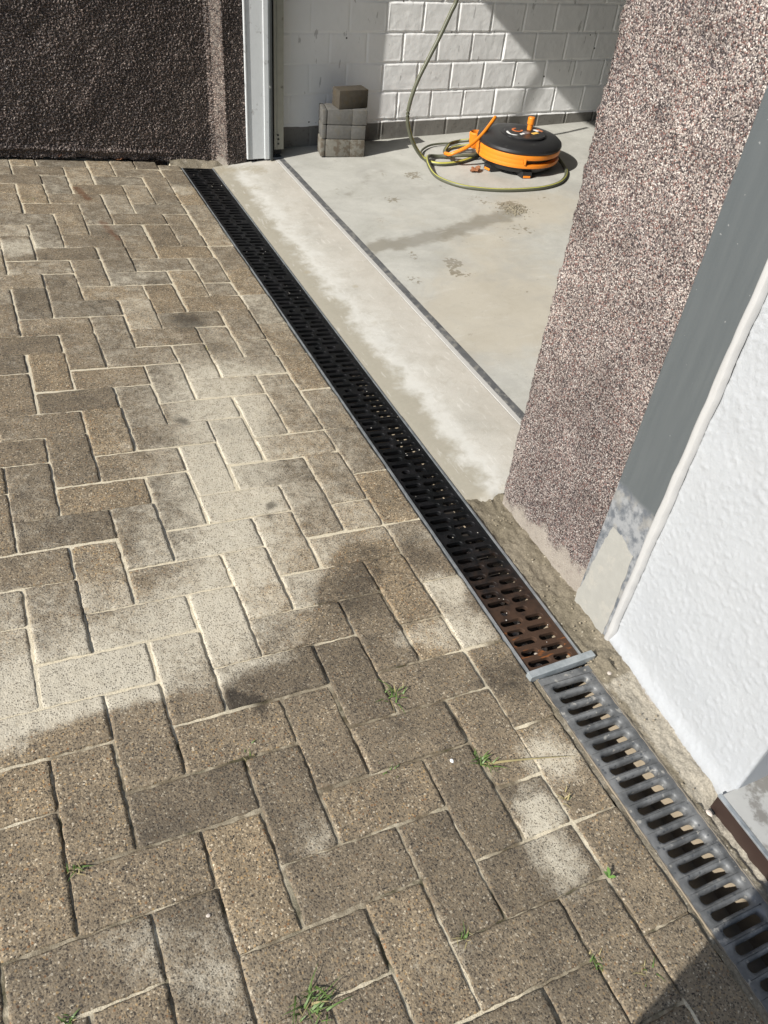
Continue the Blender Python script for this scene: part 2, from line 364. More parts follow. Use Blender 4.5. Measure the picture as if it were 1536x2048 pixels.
FRAME = M_plain('white_frame_paint', (.56, .58, .585), .45, .08, 30, grime=(.16, .15, .135), gk=(.58, .70))
BLACKGAP = M_plain('gap_black', (.012, .012, .013), .6, .2)  # flat black standing in for dark gaps and holes
RAILM = M_plain('dull_rail_steel', (.30, .295, .25), .5, .15, 40, metal=.3, grime=(.08, .075, .06))
CAULK = M_plain('white_sealant', (.40, .398, .39), .55, .05, 30, grime=(.25, .23, .2), gk=(.7, .78))
ORG = M_plain('orange_plastic', (.70, .215, .014), .42, .08, 30, grime=(.42, .19, .05), gk=(.60, .74)); BLK = M_plain('black_plastic', (.016, .016, .017), .38, .2, 40, grime=(.07, .07, .065), gk=(.62, .75))
HOSE = M_plain('dark_hose_rubber', (.085, .088, .058), .45, .15, 40); HOSEY = M_plain('yellow_hose_stripe', (.42, .41, .09), .45, .1, 40)
WHT = M_plain('white_print', (.75, .75, .74), .5, .02, 30, bump=0); YEL = M_plain('yellow_print', (.75, .45, .10), .5, .02, 30, bump=0); GRYP = M_plain('grey_print', (.16, .15, .16), .5, .02, 30, bump=0)
BLOCK = M_plain('grey_concrete_block', (.105, .102, .095), .9, .35, 60, spec=.15, bump=.6, grime=(.115, .105, .085), gk=(.52, .66))
BLOCKW = M_plain('pale_concrete_block', (.155, .147, .125), .9, .3, 60, spec=.15, bump=.6, grime=(.085, .065, .045), gk=(.47, .58))
TIMB = M_plain('brown_weathered_brick', (.062, .054, .043), .9, .35, 70, spec=.1, bump=.6, grime=(.07, .055, .035), gk=(.5, .65))
LEAF = M_plain('dry_leaf', (.26, .11, .05), .7, .3, 120); GRASS = M_plain('grass_blade', (.085, .14, .03), .55, .3, 30); STRAW = M_plain('straw_blade', (.30, .25, .12), .7, .3, 30)
STONE = M_plain('pale_stone_chip', (.50, .44, .38), .8, .2, 80); STEP = M_plain('grey_step_paint', (.34, .34, .325), .6, .1, 25, grime=(.11, .10, .085), gk=(.48, .60)); STEPR = M_plain('brown_step_riser', (.030, .017, .013), .5, .3, 30)
ROOFM = M_plain('roof_felt', (.05, .05, .05), .9); INW = M_plain('inner_wall_paint', (.60, .60, .585), .8, .06, 10); DOORM = M_plain('door_sheet', (.42, .43, .43), .45, .05, 20)
ASPH = M_plain('yard_ground', (.16, .135, .10), .95, .2, 20)

# ------------------------------------------------------------------ the pavement
VB_U = [-9, -7.9, -7, -6, -5.1, -4.5, -3.1, -2.3, -1.3, -.3, 1]; VB_V = [.3, .5, .8, .6, .3, .8, 1.0, 2.3, 3.6, 3.4, 2.6]
CORE = [(-8.4, 1.3), (-7.2, 1.45), (-6, 1.5), (-4.7, 2.3), (-3.6, 3.6), (-3.1, 5.6), (-2.9, 8), (-2.2, 10.5)]
def blobs(u, v, L_):
    r = 0; u, v = u + .34 * fbm(u * 1.6, v * 1.6, 141, 4), v + .34 * fbm(u * 1.6 + 7, v * 1.6, 142, 4)
    for (a, b, s, k) in L_: r = r + k * np.exp(-(((u - a) ** 2 + (v - b) ** 2) / (s * s)) ** 1.5)
    return r
def sand_f(u, v, joint=False):
    vb = np.interp(u, VB_U, VB_V) + .35 * fbm(u * 1.3, v * 1.3, 3)
    above = sstep(-.35, .25, v - vb)
    core = np.exp(-(seg_dist(u, v, CORE) / 1.15) ** 2)
    left = sstep(-4.6, -6.2, u) * sstep(3.2, 4.6, v) * sstep(16, 11, v)
    base = .46 - .20 * left - .10 * sstep(7, 13, v)
    s = above * (base + (1.05 - base) * core)
    s = np.maximum(s, blobs(u, v, [(.5, -2.7, .66, .78), (-.45, -3.55, .46, .72), (-.7, -4.4, .62, .66), (.5, 1.7, .7, .78), (.45, .4, .65, .62), (-.5, .5, .65, .72), (-6.6, 20, 1.0, .8), (-4.3, -2.6, .34, .42), (-4.45, -2.95, .3, .34), (-6.7, -3.8, .7, .40), (-7.4, -3.3, .6, .38), (-6.2, -4.6, .7, .34), (-5.6, -3.6, .5, .3), (-3.3, -5.0, .6, .26), (-3.5, 26.5, 1.3, .5), (0.2, 25.5, .9, .7)]))
    s = s + .13 * fbm(u * 1.1 + 9, v * 1.1, 21) + .18 * np.clip(fbm(u * 2.6, v * 4.5, 23, 5), -.3, .6) * (.35 + above * .65)
    if joint: s = np.where(above > .4, np.maximum(s, .55), np.maximum(.6 * s, .16 + .30 * sstep(.0, .4, fbm(u * .8, v * .8, 31)))) + .1 * sstep(12, 20, v)
    return np.clip(s, 0, 1)
def damp_f(u, v):
    return np.clip(blobs(u, v, [(-1.7, 2.0, .9, .62), (-.9, 2.9, .8, .55), (.5, 5, .9, .45), (.5, -.9, .7, .75), (.45, 3.0, .6, .5), (-2.2, 14.4, .8, .85), (-1.7, 12.6, .5, .6), (-4.72, .2, .20, 2.2), (-4.42, .05, .17, 2.0), (-4.3, -.25, .3, .5), (-5.6, .2, .5, .3), (-3.6, 9.2, .22, .7), (-2.3, 5.3, .17, 1.0), (-2.5, 4.9, .15, .9), (-2.1, 8.5, .7, .35), (.4, 8.3, .8, .4), (.5, 12, 1, .35)]) + .25 * sstep(.1, .5, fbm(u * .5, v * .5, 77)), 0, 1)
def rust_f(u, v): return np.clip(1.0 - seg_dist(u, v, [(-3.8, 25.6), (-3.55, 24.4)]) / .35, 0, 1) * .9 + np.clip(1 - seg_dist(u, v, [(-3.4, 22.2), (-3.1, 20.6)]) / .35, 0, 1) * .8
pav = MB(); pav.keepn = True
GAP = .021
def axis(a, b, step):
    n = max(2, int((b - a - .26) / step) + 1)
    return np.concatenate([[a, a + .02, a + .05, a + .09], np.linspace(a + .14, b - .14, n), [b - .09, b - .05, b - .02, b]])
def brick(u0, v0, u1, v1, seed):
    u0 += GAP; v0 += GAP; u1 -= GAP; v1 -= GAP
    tone = float(np.clip(.5 + .30 * rng.standard_normal(), 0, 1)); near = (u0 > -15.5 and v0 > -9.5)
    dz, tx, ty = float(np.clip(.012 * rng.standard_normal(), -.008, .028)), .007 * rng.standard_normal(), .007 * rng.standard_normal()
    uo, vo, rot = .012 * rng.standard_normal(), .012 * rng.standard_normal(), .006 * rng.standard_normal()
    if near:
        st = .075 if v0 < 10 else .13
        us, vs = axis(u0, u1, st), axis(v0, v1, st)
    else: us, vs = np.array([u0, u0 + .06, u1 - .06, u1]), np.array([v0, v0 + .06, v1 - .06, v1])
    U, V = np.meshgrid(us, vs)
    e = np.minimum(np.minimum(U - u0, u1 - U), np.minimum(V - v0, v1 - V))
    R_ = .036 + .03 * fbm(U * 3, V * 3, 5, 2)
    z = -.032 * np.clip(1 - e / np.maximum(R_, .03), 0, 1) ** 2.2
    z = z - .012 * np.clip(1 - np.hypot(np.minimum(U - u0, u1 - U), np.minimum(V - v0, v1 - V)) / .12, 0, 1)
    if near: z = z + .014 * fbm(U * 4, V * 4, seed, 4) * np.clip(e / .05, 0, 1)
    cu, cv = (u0 + u1) / 2, (v0 + v1) / 2
    z = z + dz + tx * (U - cu) + ty * (V - cv)
    jit = (e < .03) * .03
    Un = U + uo - rot * (V - cv) + jit * fbm(U * 9, V * 9, seed + 3, 2); Vn = V + vo + rot * (U - cu) + jit * fbm(U * 9 + 5, V * 9, seed + 4, 2)
    ny, nx = U.shape; P = np.stack([Un, Vn, z], -1).reshape(-1, 3)
    idx = np.arange(nx * ny).reshape(ny, nx)
    ring = np.concatenate([idx[0, :], idx[1:, -1], idx[-1, -2::-1], idx[-2:0:-1, 0]])
    low = P[ring].copy(); low[:, 2] = -.55
    fs = [(idx[j, i], idx[j, i + 1], idx[j + 1, i + 1], idx[j + 1, i]) for j in range(ny - 1) for i in range(nx - 1)]
    nr = len(ring); b = nx * ny
    fs += [(ring[(k + 1) % nr], ring[k], b + k, b + (k + 1) % nr) for k in range(nr)]
    P = np.concatenate([P, low]); uu, vv = P[:, 0], P[:, 1]
    if near: at = dict(sand=np.clip(sand_f(uu, vv) * (.72 + .46 * rng.random()) + .06 * rng.standard_normal(), 0, 1.1), damp=damp_f(uu, vv), rust=rust_f(uu, vv), tone=tone)
    else: at = dict(sand=.3, damp=0.0, rust=0.0, tone=tone)
    pav.add([W(*q) for q in P], fs, 0, **at)
VEND = 29.0
n_ = 0
for v in range(-30, 29):
    for u in range(-46, 1):
        n_ += 1; k = (u - v) % 4
        if k == 3 and u < 0:
            u1 = min(u + 2, 0)
            brick(u, v, u1, v + 1, n_)
        elif k == 3 and u == 0: pass
        elif k == 0 and u == -46: brick(u, v, u + 1, v + 1, n_)
        elif k == 2 and u < 0:
            if not (u in (-1, 0) and v > 27): brick(u, v, u + 1, min(v + 2, VEND), n_)
        if u == -1 and k == 1 and v == -30: pass
for k in range(-15, 15):
    brick(0, 2 * k, 1.0, min(2 * k + 2, 28.9 if k < 14 else 28.6), 900 + k)
struct(pav.build('pavement', BR, smooth=False, auto=50))
bed = MB(); bed.keepn = True
us = np.arange(-15.6, 1.05, .085); vs = np.arange(-9.6, 29.3, .1)
def bedfn(i, j):
    u = us[i]; v = vs[j]
    z = -.044 + .022 * fbm(u * 2.2, v * 2.2, 41) + .02 * fbm(u * 9, v * 9, 43, 2) + .035 * sand_f(u, v, True) 
    z = np.minimum(z, -.03)
    z = z - .3 * ((v > 28.35) & (u > -1.6) & (u < .6))
    return np.array([W(a, b, c) for a, b, c in zip(u, v, z)])
UU, VV = np.meshgrid(us, vs)
bed.grid(len(us), len(vs), bedfn, sand=sand_f(UU.ravel(), VV.ravel(), True), damp=.6 * damp_f(UU.ravel(), VV.ravel()))
struct(bed.build('joint_sand', JS, smooth=True))
bed2 = MB(); bed2.keepn = True
for (a, b, c, d) in ((-46, -30, -15.6, 29.3), (-15.6, -30, 1.0, -9.6)):
    bed2.add([W(a, b, -.09), W(c, b, -.09), W(c, d, -.09), W(a, d, -.09)], [(0, 1, 2, 3)], sand=.3)
struct(bed2.build('joint_sand', JS))
g = MB(); g.keepn = True; g.add([(-600, -600, -1.6), (600, -600, -1.6), (600, 600, -1.6), (-600, 600, -1.6)], [(0, 1, 2, 3)])
struct(g.build('ground', ASPH))
g = MB()                                  # earth under the raised far edge of the sloping pavement
g.add([W(-46, -30, -.6), W(1, -30, -.6), W(1, 29.3, -.6), W(-46, 29.3, -.6), (-60, -45, -1.55), (0.6, -45, -1.55), (0.6, 29.35, -1.55), (-60, 29.35, -1.55)], [(0, 1, 2, 3), (0, 4, 5, 1), (3, 7, 4, 0)])
struct(g.build('embankment', ASPH))

# ------------------------------------------------------------------ drains
def slot_plate(mb, cells, th, ch, chd, n=7, attrf=None, crown=0.0):
    """cells: (u0,v0,u1,v1,(su0,sv0,su1,sv1) or None) in the pavement frame, top at z=0 of the plate"""
    for (u0, v0, u1, v1, s_) in cells:
        def put(P, fs):
            mb.add([W(*q) for q in P], fs, 0, **({'rust': [attrf(q[0], q[1]) for q in P]} if attrf else {}))
        if s_ is None:
            put([(u0, v0, TOP), (u1, v0, TOP), (u1, v1, TOP), (u0, v1, TOP)], [(0, 1, 2, 3)]); continue
        a, b, c, d = s_; r = (d - b) / 2; my = (b + d) / 2
        def stad(g):
            out = []
            for k in range(n): t = math.pi / 2 - math.pi * k / (n - 1); out.append((c - r + (r + g) * math.cos(t), my + (r + g) * math.sin(t)))
            for k in range(n): t = -math.pi / 2 - math.pi * k / (n - 1); out.append((a + r + (r + g) * math.cos(t), my + (r + g) * math.sin(t)))
            return out
        o1, o2 = stad(ch), stad(0); m = len(o1)
        rect = []
        for (x, y) in o1:                    # matching points on the cell's border
            if len(rect) < m: pass
        R1 = [(u1, v1)] + [(u1, v1 + (v0 - v1) * k / (n - 1)) for k in range(1, n - 1)] + [(u1, v0)]
        R2 = [(u0, v0)] + [(u0, v0 + (v1 - v0) * k / (n - 1)) for k in range(1, n - 1)] + [(u0, v1)]
        rect = R1 + R2
        o0 = [( x0 * .45 + x1 * .55, y0 * .45 + y1 * .55) for (x0, y0), (x1, y1) in zip(rect, o1)]
        P = [(x, y, TOP - crown) for x, y in rect] + [(x, y, TOP) for x, y in o0] + [(x, y, TOP) for x, y in o1] + [(x, y, TOP - chd) for x, y in o2] + [(x, y, TOP - th) for x, y in o2]
        fs = []
        for k in range(m):
            j = (k + 1) % m
            for q in range(4): fs.append((q * m + k, q * m + j, (q + 1) * m + j, (q + 1) * m + k))
        put(P, fs)
def plate_sides(mb, u0, v0, u1, v1, th, attrf=None):
    P = [(u0, v0), (u1, v0), (u1, v1), (u0, v1)]
    Q = [(x, y, TOP) for x, y in P] + [(x, y, TOP - th) for x, y in P]
    mb.add([W(*q) for q in Q], [(i, (i + 1) % 4, 4 + (i + 1) % 4, 4 + i) for i in range(4)], 0, **({'rust': [attrf(q[0], q[1]) for q in Q]} if attrf else {}))
def rustf(u, v): return max(0.0, min(1.0, (3.4 - v) / 4.0)) ** 1.0
TOP = -.012
GU0, GU1 = 1.07, 2.40
def cover(v0, v1, label):
    mb = MB(); w = GU1 - GU0; cells = []; p = .28; nrow = int(round((v1 - v0 - .04) / p)); p = (v1 - v0 - .03) / nrow
    for k in range(nrow):
        a = v0 + .015 + k * p; b = a + p; s0, s1 = a + p * .235, b - p * .235
        U = lambda t: GU0 + w * t
        if k % 9 == 5: cells += [(GU0, a, U(.45), b, (U(.20), s0, U(.36), s1)), (U(.45), a, GU1, b, (U(.50), s0, U(.72), s1))]
        elif k % 2 == 0: cells += [(GU0, a, U(.525), b, (U(.07), s0, U(.49), s1)), (U(.525), a, GU1, b, (U(.56), s0, U(.90), s1))]
        else: cells += [(GU0, a, U(.43), b, (U(.07), s0, U(.395), s1)), (U(.43), a, GU1, b, (U(.465), s0, U(.90), s1))]
    slot_plate(mb, cells, .10, .012, .012, attrf=rustf)
    plate_sides(mb, GU0, v0 + .015, GU1, v1 - .015, .22, rustf)
    o = mb.build('drain_grate', BG, auto=35, loc=W((GU0 + GU1) / 2, (v0 + v1) / 2, -.2))
    return tag(o, label, 'drain grate', 'black slotted drain grates in a line')
cover(-.93, 8.2, 'rusty brown and black slotted grate section nearest the camera, with pale stones in its slots')
cover(8.2, 18.2, 'middle clean black slotted grate section in front of the pale concrete threshold')
cover(18.2, 28.3, 'farthest clean black slotted grate section, ending beside the dark pebbled wall')
t = empty('drain_channel', W(1.74, -1, 0)); tag(t, 'new drain channel with thin galvanised edge rails holding the black grates', 'drain channel')
def chan(u0, u1, v0, v1, d, th):
    mb = MB()
    for (a, b, c, e) in ((u0 - th, u0, -d - .2, -.03), (u1, u1 + th, -d - .2, -.03), (u0 - th, u1 + th, -d - .3, -d)):
        P = [(x, y, z) for z in (c, e) for x, y in ((a, v0), (b, v0), (b, v1), (a, v1))]
        mb.add([W(*q) for q in P], [(3, 2, 1, 0), (4, 5, 6, 7), (0, 1, 5, 4), (1, 2, 6, 5), (2, 3, 7, 6), (3, 0, 4, 7)])
    return mb
chan(1.10, 2.37, -1.05, 28.32, 1.0, .05).build('channel_body', CHAN, t)
for (a, b, v0, v1, dz) in ((1.018, 1.062, -1.0, 8.18, .018), (1.022, 1.06, 8.22, 18.18, .006), (1.03, 1.062, 18.22, 28.3, -.01), (2.408, 2.452, -.98, 8.2, .02), (2.41, 2.45, 8.2, 28.3, .012)):
    mb = MB(); c = ((a + b) / 2, (v0 + v1) / 2)
    P = [(x, y, z) for z in (-.5, dz) for x, y in ((a, v0), (b, v0), (b, v1), (a, v1))]
    mb.add([W(*q) for q in P], [(3, 2, 1, 0), (4, 5, 6, 7), (0, 1, 5, 4), (1, 2, 6, 5), (2, 3, 7, 6), (3, 0, 4, 7)])
    mb.build('edge_rail', GALV, t)
RT = Matrix.Rotation(SA, 3, 'Y')
mb = MB(); mb.box(W(1.80, -1.03, .02), (1.72, .16, .20), RT @ Matrix.Rotation(.05, 3, 'Z'), .015)
mb.box(W(.99, -1.06, -.03), (.06, .12, .16), RT, .01)
mb.build('end_plate', M_galv('zinc_end_plate', (.27, .30, .31), (.38, .41, .42), .5, .4), t)
# old drain nearer the camera
t = empty('drain_channel', W(1.78, -6, 0)); tag(t, 'older sunken drain channel under the grey galvanised grate beside the white wall', 'drain channel')
chan(1.18, 2.40, -14, -1.12, 1.0, .06).build('channel_body', CHAN, t)
mb = MB(); TOP = -.02; cells = []
OU0, OU1 = 1.13, 2.44
cells.append((OU0, -1.32, OU1, -1.16, None))
v = -1.32
while v > -13.4:
    d = .15 if v > -1.5 else .162
    cells.append((OU0, v - .279, OU1, v, (1.345, v - .14 - d / 2, 2.235, v - .14 + d / 2))); v -= .279
slot_plate(mb, cells, .16, .05, .04, attrf=lambda u, v: 0.0, crown=.012)
plate_sides(mb, OU0, v, OU1, -1.16, .16, lambda u, v: 0.0)
tag(mb.build('drain_grate', OG, auto=60, loc=W(1.78, -6, -.2)), 'old grey galvanised grate with single wide slots beside the white wall', 'drain grate')
# stone chips lying in the channel
chips = [(1.62, .30), (1.83, .62), (1.66, .95), (1.80, 1.2), (1.60, 1.52), (1.92, 1.8), (1.70, 2.1), (1.98, 2.4), (1.66, -.1), (1.72, -.38), (1.62, -.66), (2.02, -.2), (2.10, -.5), (1.86, -.3), (1.9, 2.9), (1.7, 3.3), (2.0, 3.8)]
def pebble_bm(c, r, seed, flat=.7):
    bm = bmesh.new(); bmesh.ops.create_icosphere(bm, subdivisions=2, radius=1)
    rs = random.Random(seed); ax = [rs.uniform(.75, 1.25), rs.uniform(.75, 1.2), flat * rs.uniform(.8, 1.1)]
    vs = []
    for w in bm.verts:
        k = 1 + .28 * float(fbm(w.co.x * 1.6 + seed, w.co.y * 1.6 + w.co.z, seed, 2)); vs.append((c[0] + r * w.co.x * ax[0] * k, c[1] + r * w.co.y * ax[1] * k, c[2] + r * w.co.z * ax[2] * k))
    fs = [[w.index for w in f.verts] for f in bm.faces]; bm.free(); return MB().add(vs, fs)
for k, (u, v) in enumerate(chips):
    c = W(u + .02 * (k % 3), v, -.36 - .05 * (k % 3)); r = .075 + .02 * ((k * 7) % 3)
    tag(pebble_bm(c, r, k).build('stone_chip', STONE, loc=c), 'pale stone chip lying in the slots of the rusty grate section', 'stone', 'pale stone chips under the rusty grate')
# a silt bed carries those chips
mb = MB(); mb.keepn = True
us2 = np.linspace(1.11, 2.36, 14); vs2 = np.linspace(-1.0, 7.5, 60)
def silt(i, j): 
    u = us2[i]; v = vs2[j]; z = -.52 - .12 * sstep(3.5, 7, v) + .06 * fbm(u * 2.2, v * 2.2, 61)
    return np.array([W(a, b, c) for a, b, c in zip(u, v, z)])
mb.grid(14, 60, silt); struct(mb.build('silt', M_plain('drain_silt', (.018, .014, .011), .9, .4, 60, bump=.6), smooth=True))

# ------------------------------------------------------------------ mortar, threshold, sill, garage floor
FX = 3.4
def wall_x(y): return np.where(y > -.72, 3.42, 3.39 + (y + .72) * .062)   # facade line, white wall slightly turned
mb = MB(); mb.keepn = True
ys = np.arange(-13, 4.62, .055); nxm = 26
def mort(i, j):
    y = ys[j]; u0 = 2.462; u1 = wall_x(y) + .14; u1 = np.where(y > 4.05, np.maximum(u1, 3.42), u1); u = u0 + (u1 - u0) * i / (nxm - 1)
    t = i / (nxm - 1)
    z = -.04 + .06 * fbm(u * 2.3, y * 2.3, 51) + .05 * fbm(u * 9, y * 9, 52, 3) + .10 * t ** 2 * (1 + 1.2 * fbm(y * 1.5, u, 53))
    z = z + .10 * np.exp(-(((y + 1.25) / .35) ** 2 + ((u - 2.95) / .35) ** 2)) * (1 + 1.5 * fbm(u * 5, y * 5, 54)) - .05 * sstep(-4.25, -4.5, y) * sstep(2.55, 2.64, u)
    z = np.where(i == 0, -.03, z)
    return np.array([W(a, b, c) for a, b, c in zip(u, y, z)])
JJ, II = np.meshgrid(ys, np.arange(nxm) / (nxm - 1), indexing='ij')
yy, tt = JJ.ravel(), II.ravel()
dry = sstep(-1.45, -1.75, yy) * (1 - .55 * np.exp(-((tt - .08) / .14) ** 2)) * .85 - .9 * sstep(.75, 1.0, tt) * sstep(-1.4, -1.7, yy) * .6
mb.grid(nxm, len(ys), mort, dry=dry)
struct(mb.build('mortar_bed', MORT, smooth=True))
mb = MB(); mb.keepn = True
xs = np.linspace(.6, 4.1, 40); ys = np.linspace(28.30, 29.3, 16)
def farm(i, j):
    x = xs[i]; y = ys[j]; z = -.06 + .07 * fbm(x * 2.5, y * 2.5, 58) + .22 * sstep(28.45, 28.9, y + .2 * fbm(x * 2, y, 59)) - .25 * sstep(2.5, 2.3, x) * sstep(28.42, 28.36, y)
    return np.array([W(a, b, c) for a, b, c in zip(x, y, z)])
mb.grid(40, 16, farm, dry=.34)
struct(mb.build('mortar_bed', MORT, smooth=True))
mb = MB(); mb.keepn = True                      # dry-side bedding between old grate, border bricks and channel
for (a, b) in ((1.0, 1.125),):
    ys3 = np.arange(-13, -1.1, .08)
    def bedm(i, j):
        u = a + (b - a) * i / 4; y = ys3[j]; z = -.05 + .05 * fbm(u * 8, y * 4, 55); return np.array([W(p, q, r) for p, q, r in zip(u, y, z)])
    mb.grid(5, len(ys3), bedm, dry=.35)
struct(mb.build('mortar_joint', MORT, smooth=True))
mb = MB(); mb.keepn = True
xs = np.linspace(2.455, 5.40, 30); ys = np.arange(4.25, 28.55, .12)
def thr(i, j):
    x = xs[i]; y = ys[j]; t = i / 29.0
    yb = np.where((j == 0), 4.30 + .25 * fbm(x * 2, x * 0, 71), y)
    z = (-.235 + .215 * t ** .8) + .012 * fbm(x * 1.5, y * 1.5, 72); z = np.where(j == 0, z - .12, z)
    return np.stack([x, yb, z], -1)
JJ, II = np.meshgrid(ys, np.arange(30) / 29.0, indexing='ij')
xx = 2.455 + 2.945 * II.ravel(); yy = JJ.ravel()
dampt = blobs(xx, yy, [(4.1, 27.6, .8, .8), (3.3, 25.5, .6, .55), (3.6, 21.0, .5, .4), (4.4, 17.0, .5, .35), (3.8, 13.2, .45, .4), (4.6, 9.0, .5, .35), (2.9, 27.9, .6, .8), (3.2, 23.2, .4, .4), (4.9, 25.8, .5, .35)]) + .5 * sstep(4.9, 4.3, yy)
mb.grid(30, len(ys), thr, t=II.ravel(), damp=dampt)
struct(mb.build('threshold', THR, smooth=True))
mb = MB()
mb.box((5.50, 16.35, -.034), (.16, 24.1, .06), None, .012)
sill = tag(mb.build('sill_rail', M_plain('pale_sill_edge', (.42, .41, .385), .7, .1, 50), loc=(5.6, 16.3, -.05)), 'dark flat steel floor rail running across the garage opening beside the pale threshold', 'floor rail')
mb = MB(); mb.box((5.70, 16.35, -.02), (.24, 24.1, .06), Matrix.Rotation(-.03, 3, 'Y'), .01); mb.build('flat_bar', SILL, sill)
mb = MB(); mb.keepn = True
xs = np.concatenate([np.arange(5.80, 30, .15), np.arange(30, 61, 1.0)]); ys = np.concatenate([[1.6], np.arange(4, 29.75, .15)])
def flo(i, j):
    x = xs[i]; y = ys[j]; return np.stack([x, y, FZ(x) + .02 * fbm(x * .6, y * .6, 81, 3)], -1)
XX, YY = np.meshgrid(xs, ys); XX = XX.ravel(); YY = YY.ravel()
st = np.clip(1.15 - seg_dist(XX, YY, [(6.15, 18.3), (8.5, 18.5), (11.2, 19.2), (12.8, 19.6)]) / .85, 0, 1)
st = np.maximum(st, np.clip(1 - seg_dist(XX, YY, [(7.2, 23.4), (9.4, 25.6)]) / .9, 0, 1) * .5)
wm = blobs(XX, YY, [(7.5, 12, 3.2, .9), (10, 14.5, 3, .6), (13.5, 19.5, 2.2, .7), (10.5, 18, 2, .5), (16, 20, 2.5, .5), (8, 20.5, 1.5, .4)])
bl = blobs(XX, YY, [(8.7, 22.5, .45, .8), (8.3, 16.2, .4, .85), (8.2, 15.4, .45, .85), (10.8, 24.8, .6, .75), (6.4, 15.4, .5, .6), (13.4, 20.2, .8, 1.0), (12.4, 21.4, .7, .55), (12.6, 18.2, .8, .6), (11.2, 17.6, .5, .5), (9.6, 19, .6, .4), (9.5, 25.2, .5, .5), (11.5, 23.2, .5, .5), (7.4, 20.6, .5, .5), (14.2, 22.2, .6, .5), (7.2, 17.2, .4, .6), (15.2, 20.8, .6, .5), (9.9, 13.6, .5, .5)])
mb.grid(len(xs), len(ys), flo, stain=st, warm=wm, blot=bl)
struct(mb.build('garage_floor', FLOOR, smooth=True))
# crumbs of dried mud heaped on the floor
mb = MB()
rs = random.Random(3)
for k in range(150):
    a, r_ = rs.uniform(0, 6.28), abs(rs.gauss(0, .42)); x, y = 13.35 + r_ * 1.1 * math.cos(a), 20.0 + 1.3 * r_ * math.sin(a)
    m = pebble_bm((x, y, FZ(x) + .015), rs.uniform(.015, .055) * (1.3 - min(r_, 1)), k, .6); mb.add(m.v, m.f)
tag(mb.build('mud_crumbs', M_plain('dried_mud', (.21, .185, .135), .95, .3, 60, bump=.4), loc=(13.3, 20, FZ(13.3))), 'small heap of dried mud crumbs on the garage floor in front of the hose', 'mud', kind='stuff')

# ------------------------------------------------------------------ garage building
gar = empty('garage', (20, 16, 0)); tag(gar, 'garage with white painted block walls, concrete floor and pebble-dashed front pillar', 'garage')
def pebbles(mb, y0, y1, z0, z1, P, step, cell, amp, bare_lit_f, flip=False):
    ny = int((y1 - y0) / step) + 1; nz = int((z1 - z0) / step) + 1
    def fn(i, j):
        a = y0 + (y1 - y0) * i / (ny - 1); b = z0 + (z1 - z0) * j / (nz - 1)
        d, val = worley(a / cell, b / cell, 11)
        k = 1 - bare_lit_f(a, b)
        h = amp * (np.clip(1 - (d / .75) ** 2, 0, 1) * (.5 + val)) * np.clip(k, .15, 1) + .05 * fbm(a * 1.2, b * 1.2, 12, 3)
        return P(a, b, h)
    JJ, II = np.meshgrid(z0 + (z1 - z0) * np.arange(nz) / (nz - 1), y0 + (y1 - y0) * np.arange(ny) / (ny - 1), indexing='ij')
    mb.grid(ny, nz, fn, flip=flip, bare=np.clip(bare_lit_f(II.ravel(), JJ.ravel()), 0, 1))
def bare_p(a, b): return sstep(.75, -.05, b + .35 * fbm(a * 2.2, a * 0 + 3, 15) + .28 * sstep(2.2, 4.2, a) - .25 * sstep(1.6, .6, a))
mb = MB(); mb.keepn = True
# front face; the far arris wobbles
def Ppil(a, b, h):
    ed = np.clip(1 - (4.1 - a) / .12, 0, 1); x = FX - h + .10 * ed ** 2
    return np.stack([x, a + (.05 * fbm(b * 2.5, b * 0, 16) + .07 * fbm(b * 9, b * 0, 18, 3)) * ed * 1.6, b], -1)
pebbles(mb, .5, 4.1, -.45, 12.6, Ppil, .026, .042, .022, bare_p, flip=True)
mb.build('front_pillar', PEB, gar, smooth=True)
mb = MB()
mb.box((4.46, 2.29, 9.9), (1.96, 3.52, 21.0), None, 0); mb.box((3.955, 2.3, 16.7), (.95, 3.56, 8.3), None, 0)
mb.box((4.42, 16.3, 22.9), (2.0, 24.4, 3.8), None, 0)
mb.build('pier_core', PEB_SHADE, gar)
mb = MB(); mb.box((33, .95, 11.8), (55, 1.2, 26), None, 0); mb.build('near_wall', INW, gar)
mb = MB(); mb.box((60.8, 16, 11.8), (1.2, 28.8, 26), None, 0); mb.build('rear_wall', INW, gar)
mb = MB(); mb.box((32.5, 15.6, 25.6), (59, 32, 1.4), None, .05); mb.build('roof', ROOFM, gar)
# far side wall: painted header blocks with raked, over-painted joints
mb = MB(); mb.keepn = True
BW, BH = 1.85, 1.253
def wall_h(x, z):
    row = np.floor((z + .135) / BH); fz = (z + .135) - row * BH
    off = np.where(row % 2 == 0, .05, .05 + BW / 2) + .16 * _h(row, row * 0, 91)
    col = np.floor((x - off) / BW); fx = (x - off) - col * BW
    j1 = .05 + .02 * _h(row, col, 92)
    wob = .018 * fbm(x * 2.5, z * 2.5, 93, 3)
    d = np.minimum(np.minimum(fx, BW - fx), np.minimum(fz, BH - fz)) + wob
    faint = .42 + .58 * sstep(9.2, 11.5, x + .6 * fbm(x * .4, z * .4, 99))
    h = .048 * sstep(.0, .085, d) * faint
    h = h + .018 * (_h(row, col, 94) - .5) + .03 * (_h(row, col, 95) - .5) * (fx / BW - .5) + .05 * (_h(row, col, 96) - .5) * (fz / BH - .5)
    rim = np.exp(-((d - .085) / .03) ** 2) * np.clip(fbm(x * 1.3, z * 1.3, 97), 0, 1) * .035 * faint
    return h + rim + .012 * fbm(x * 3, z * 3, 98, 3)
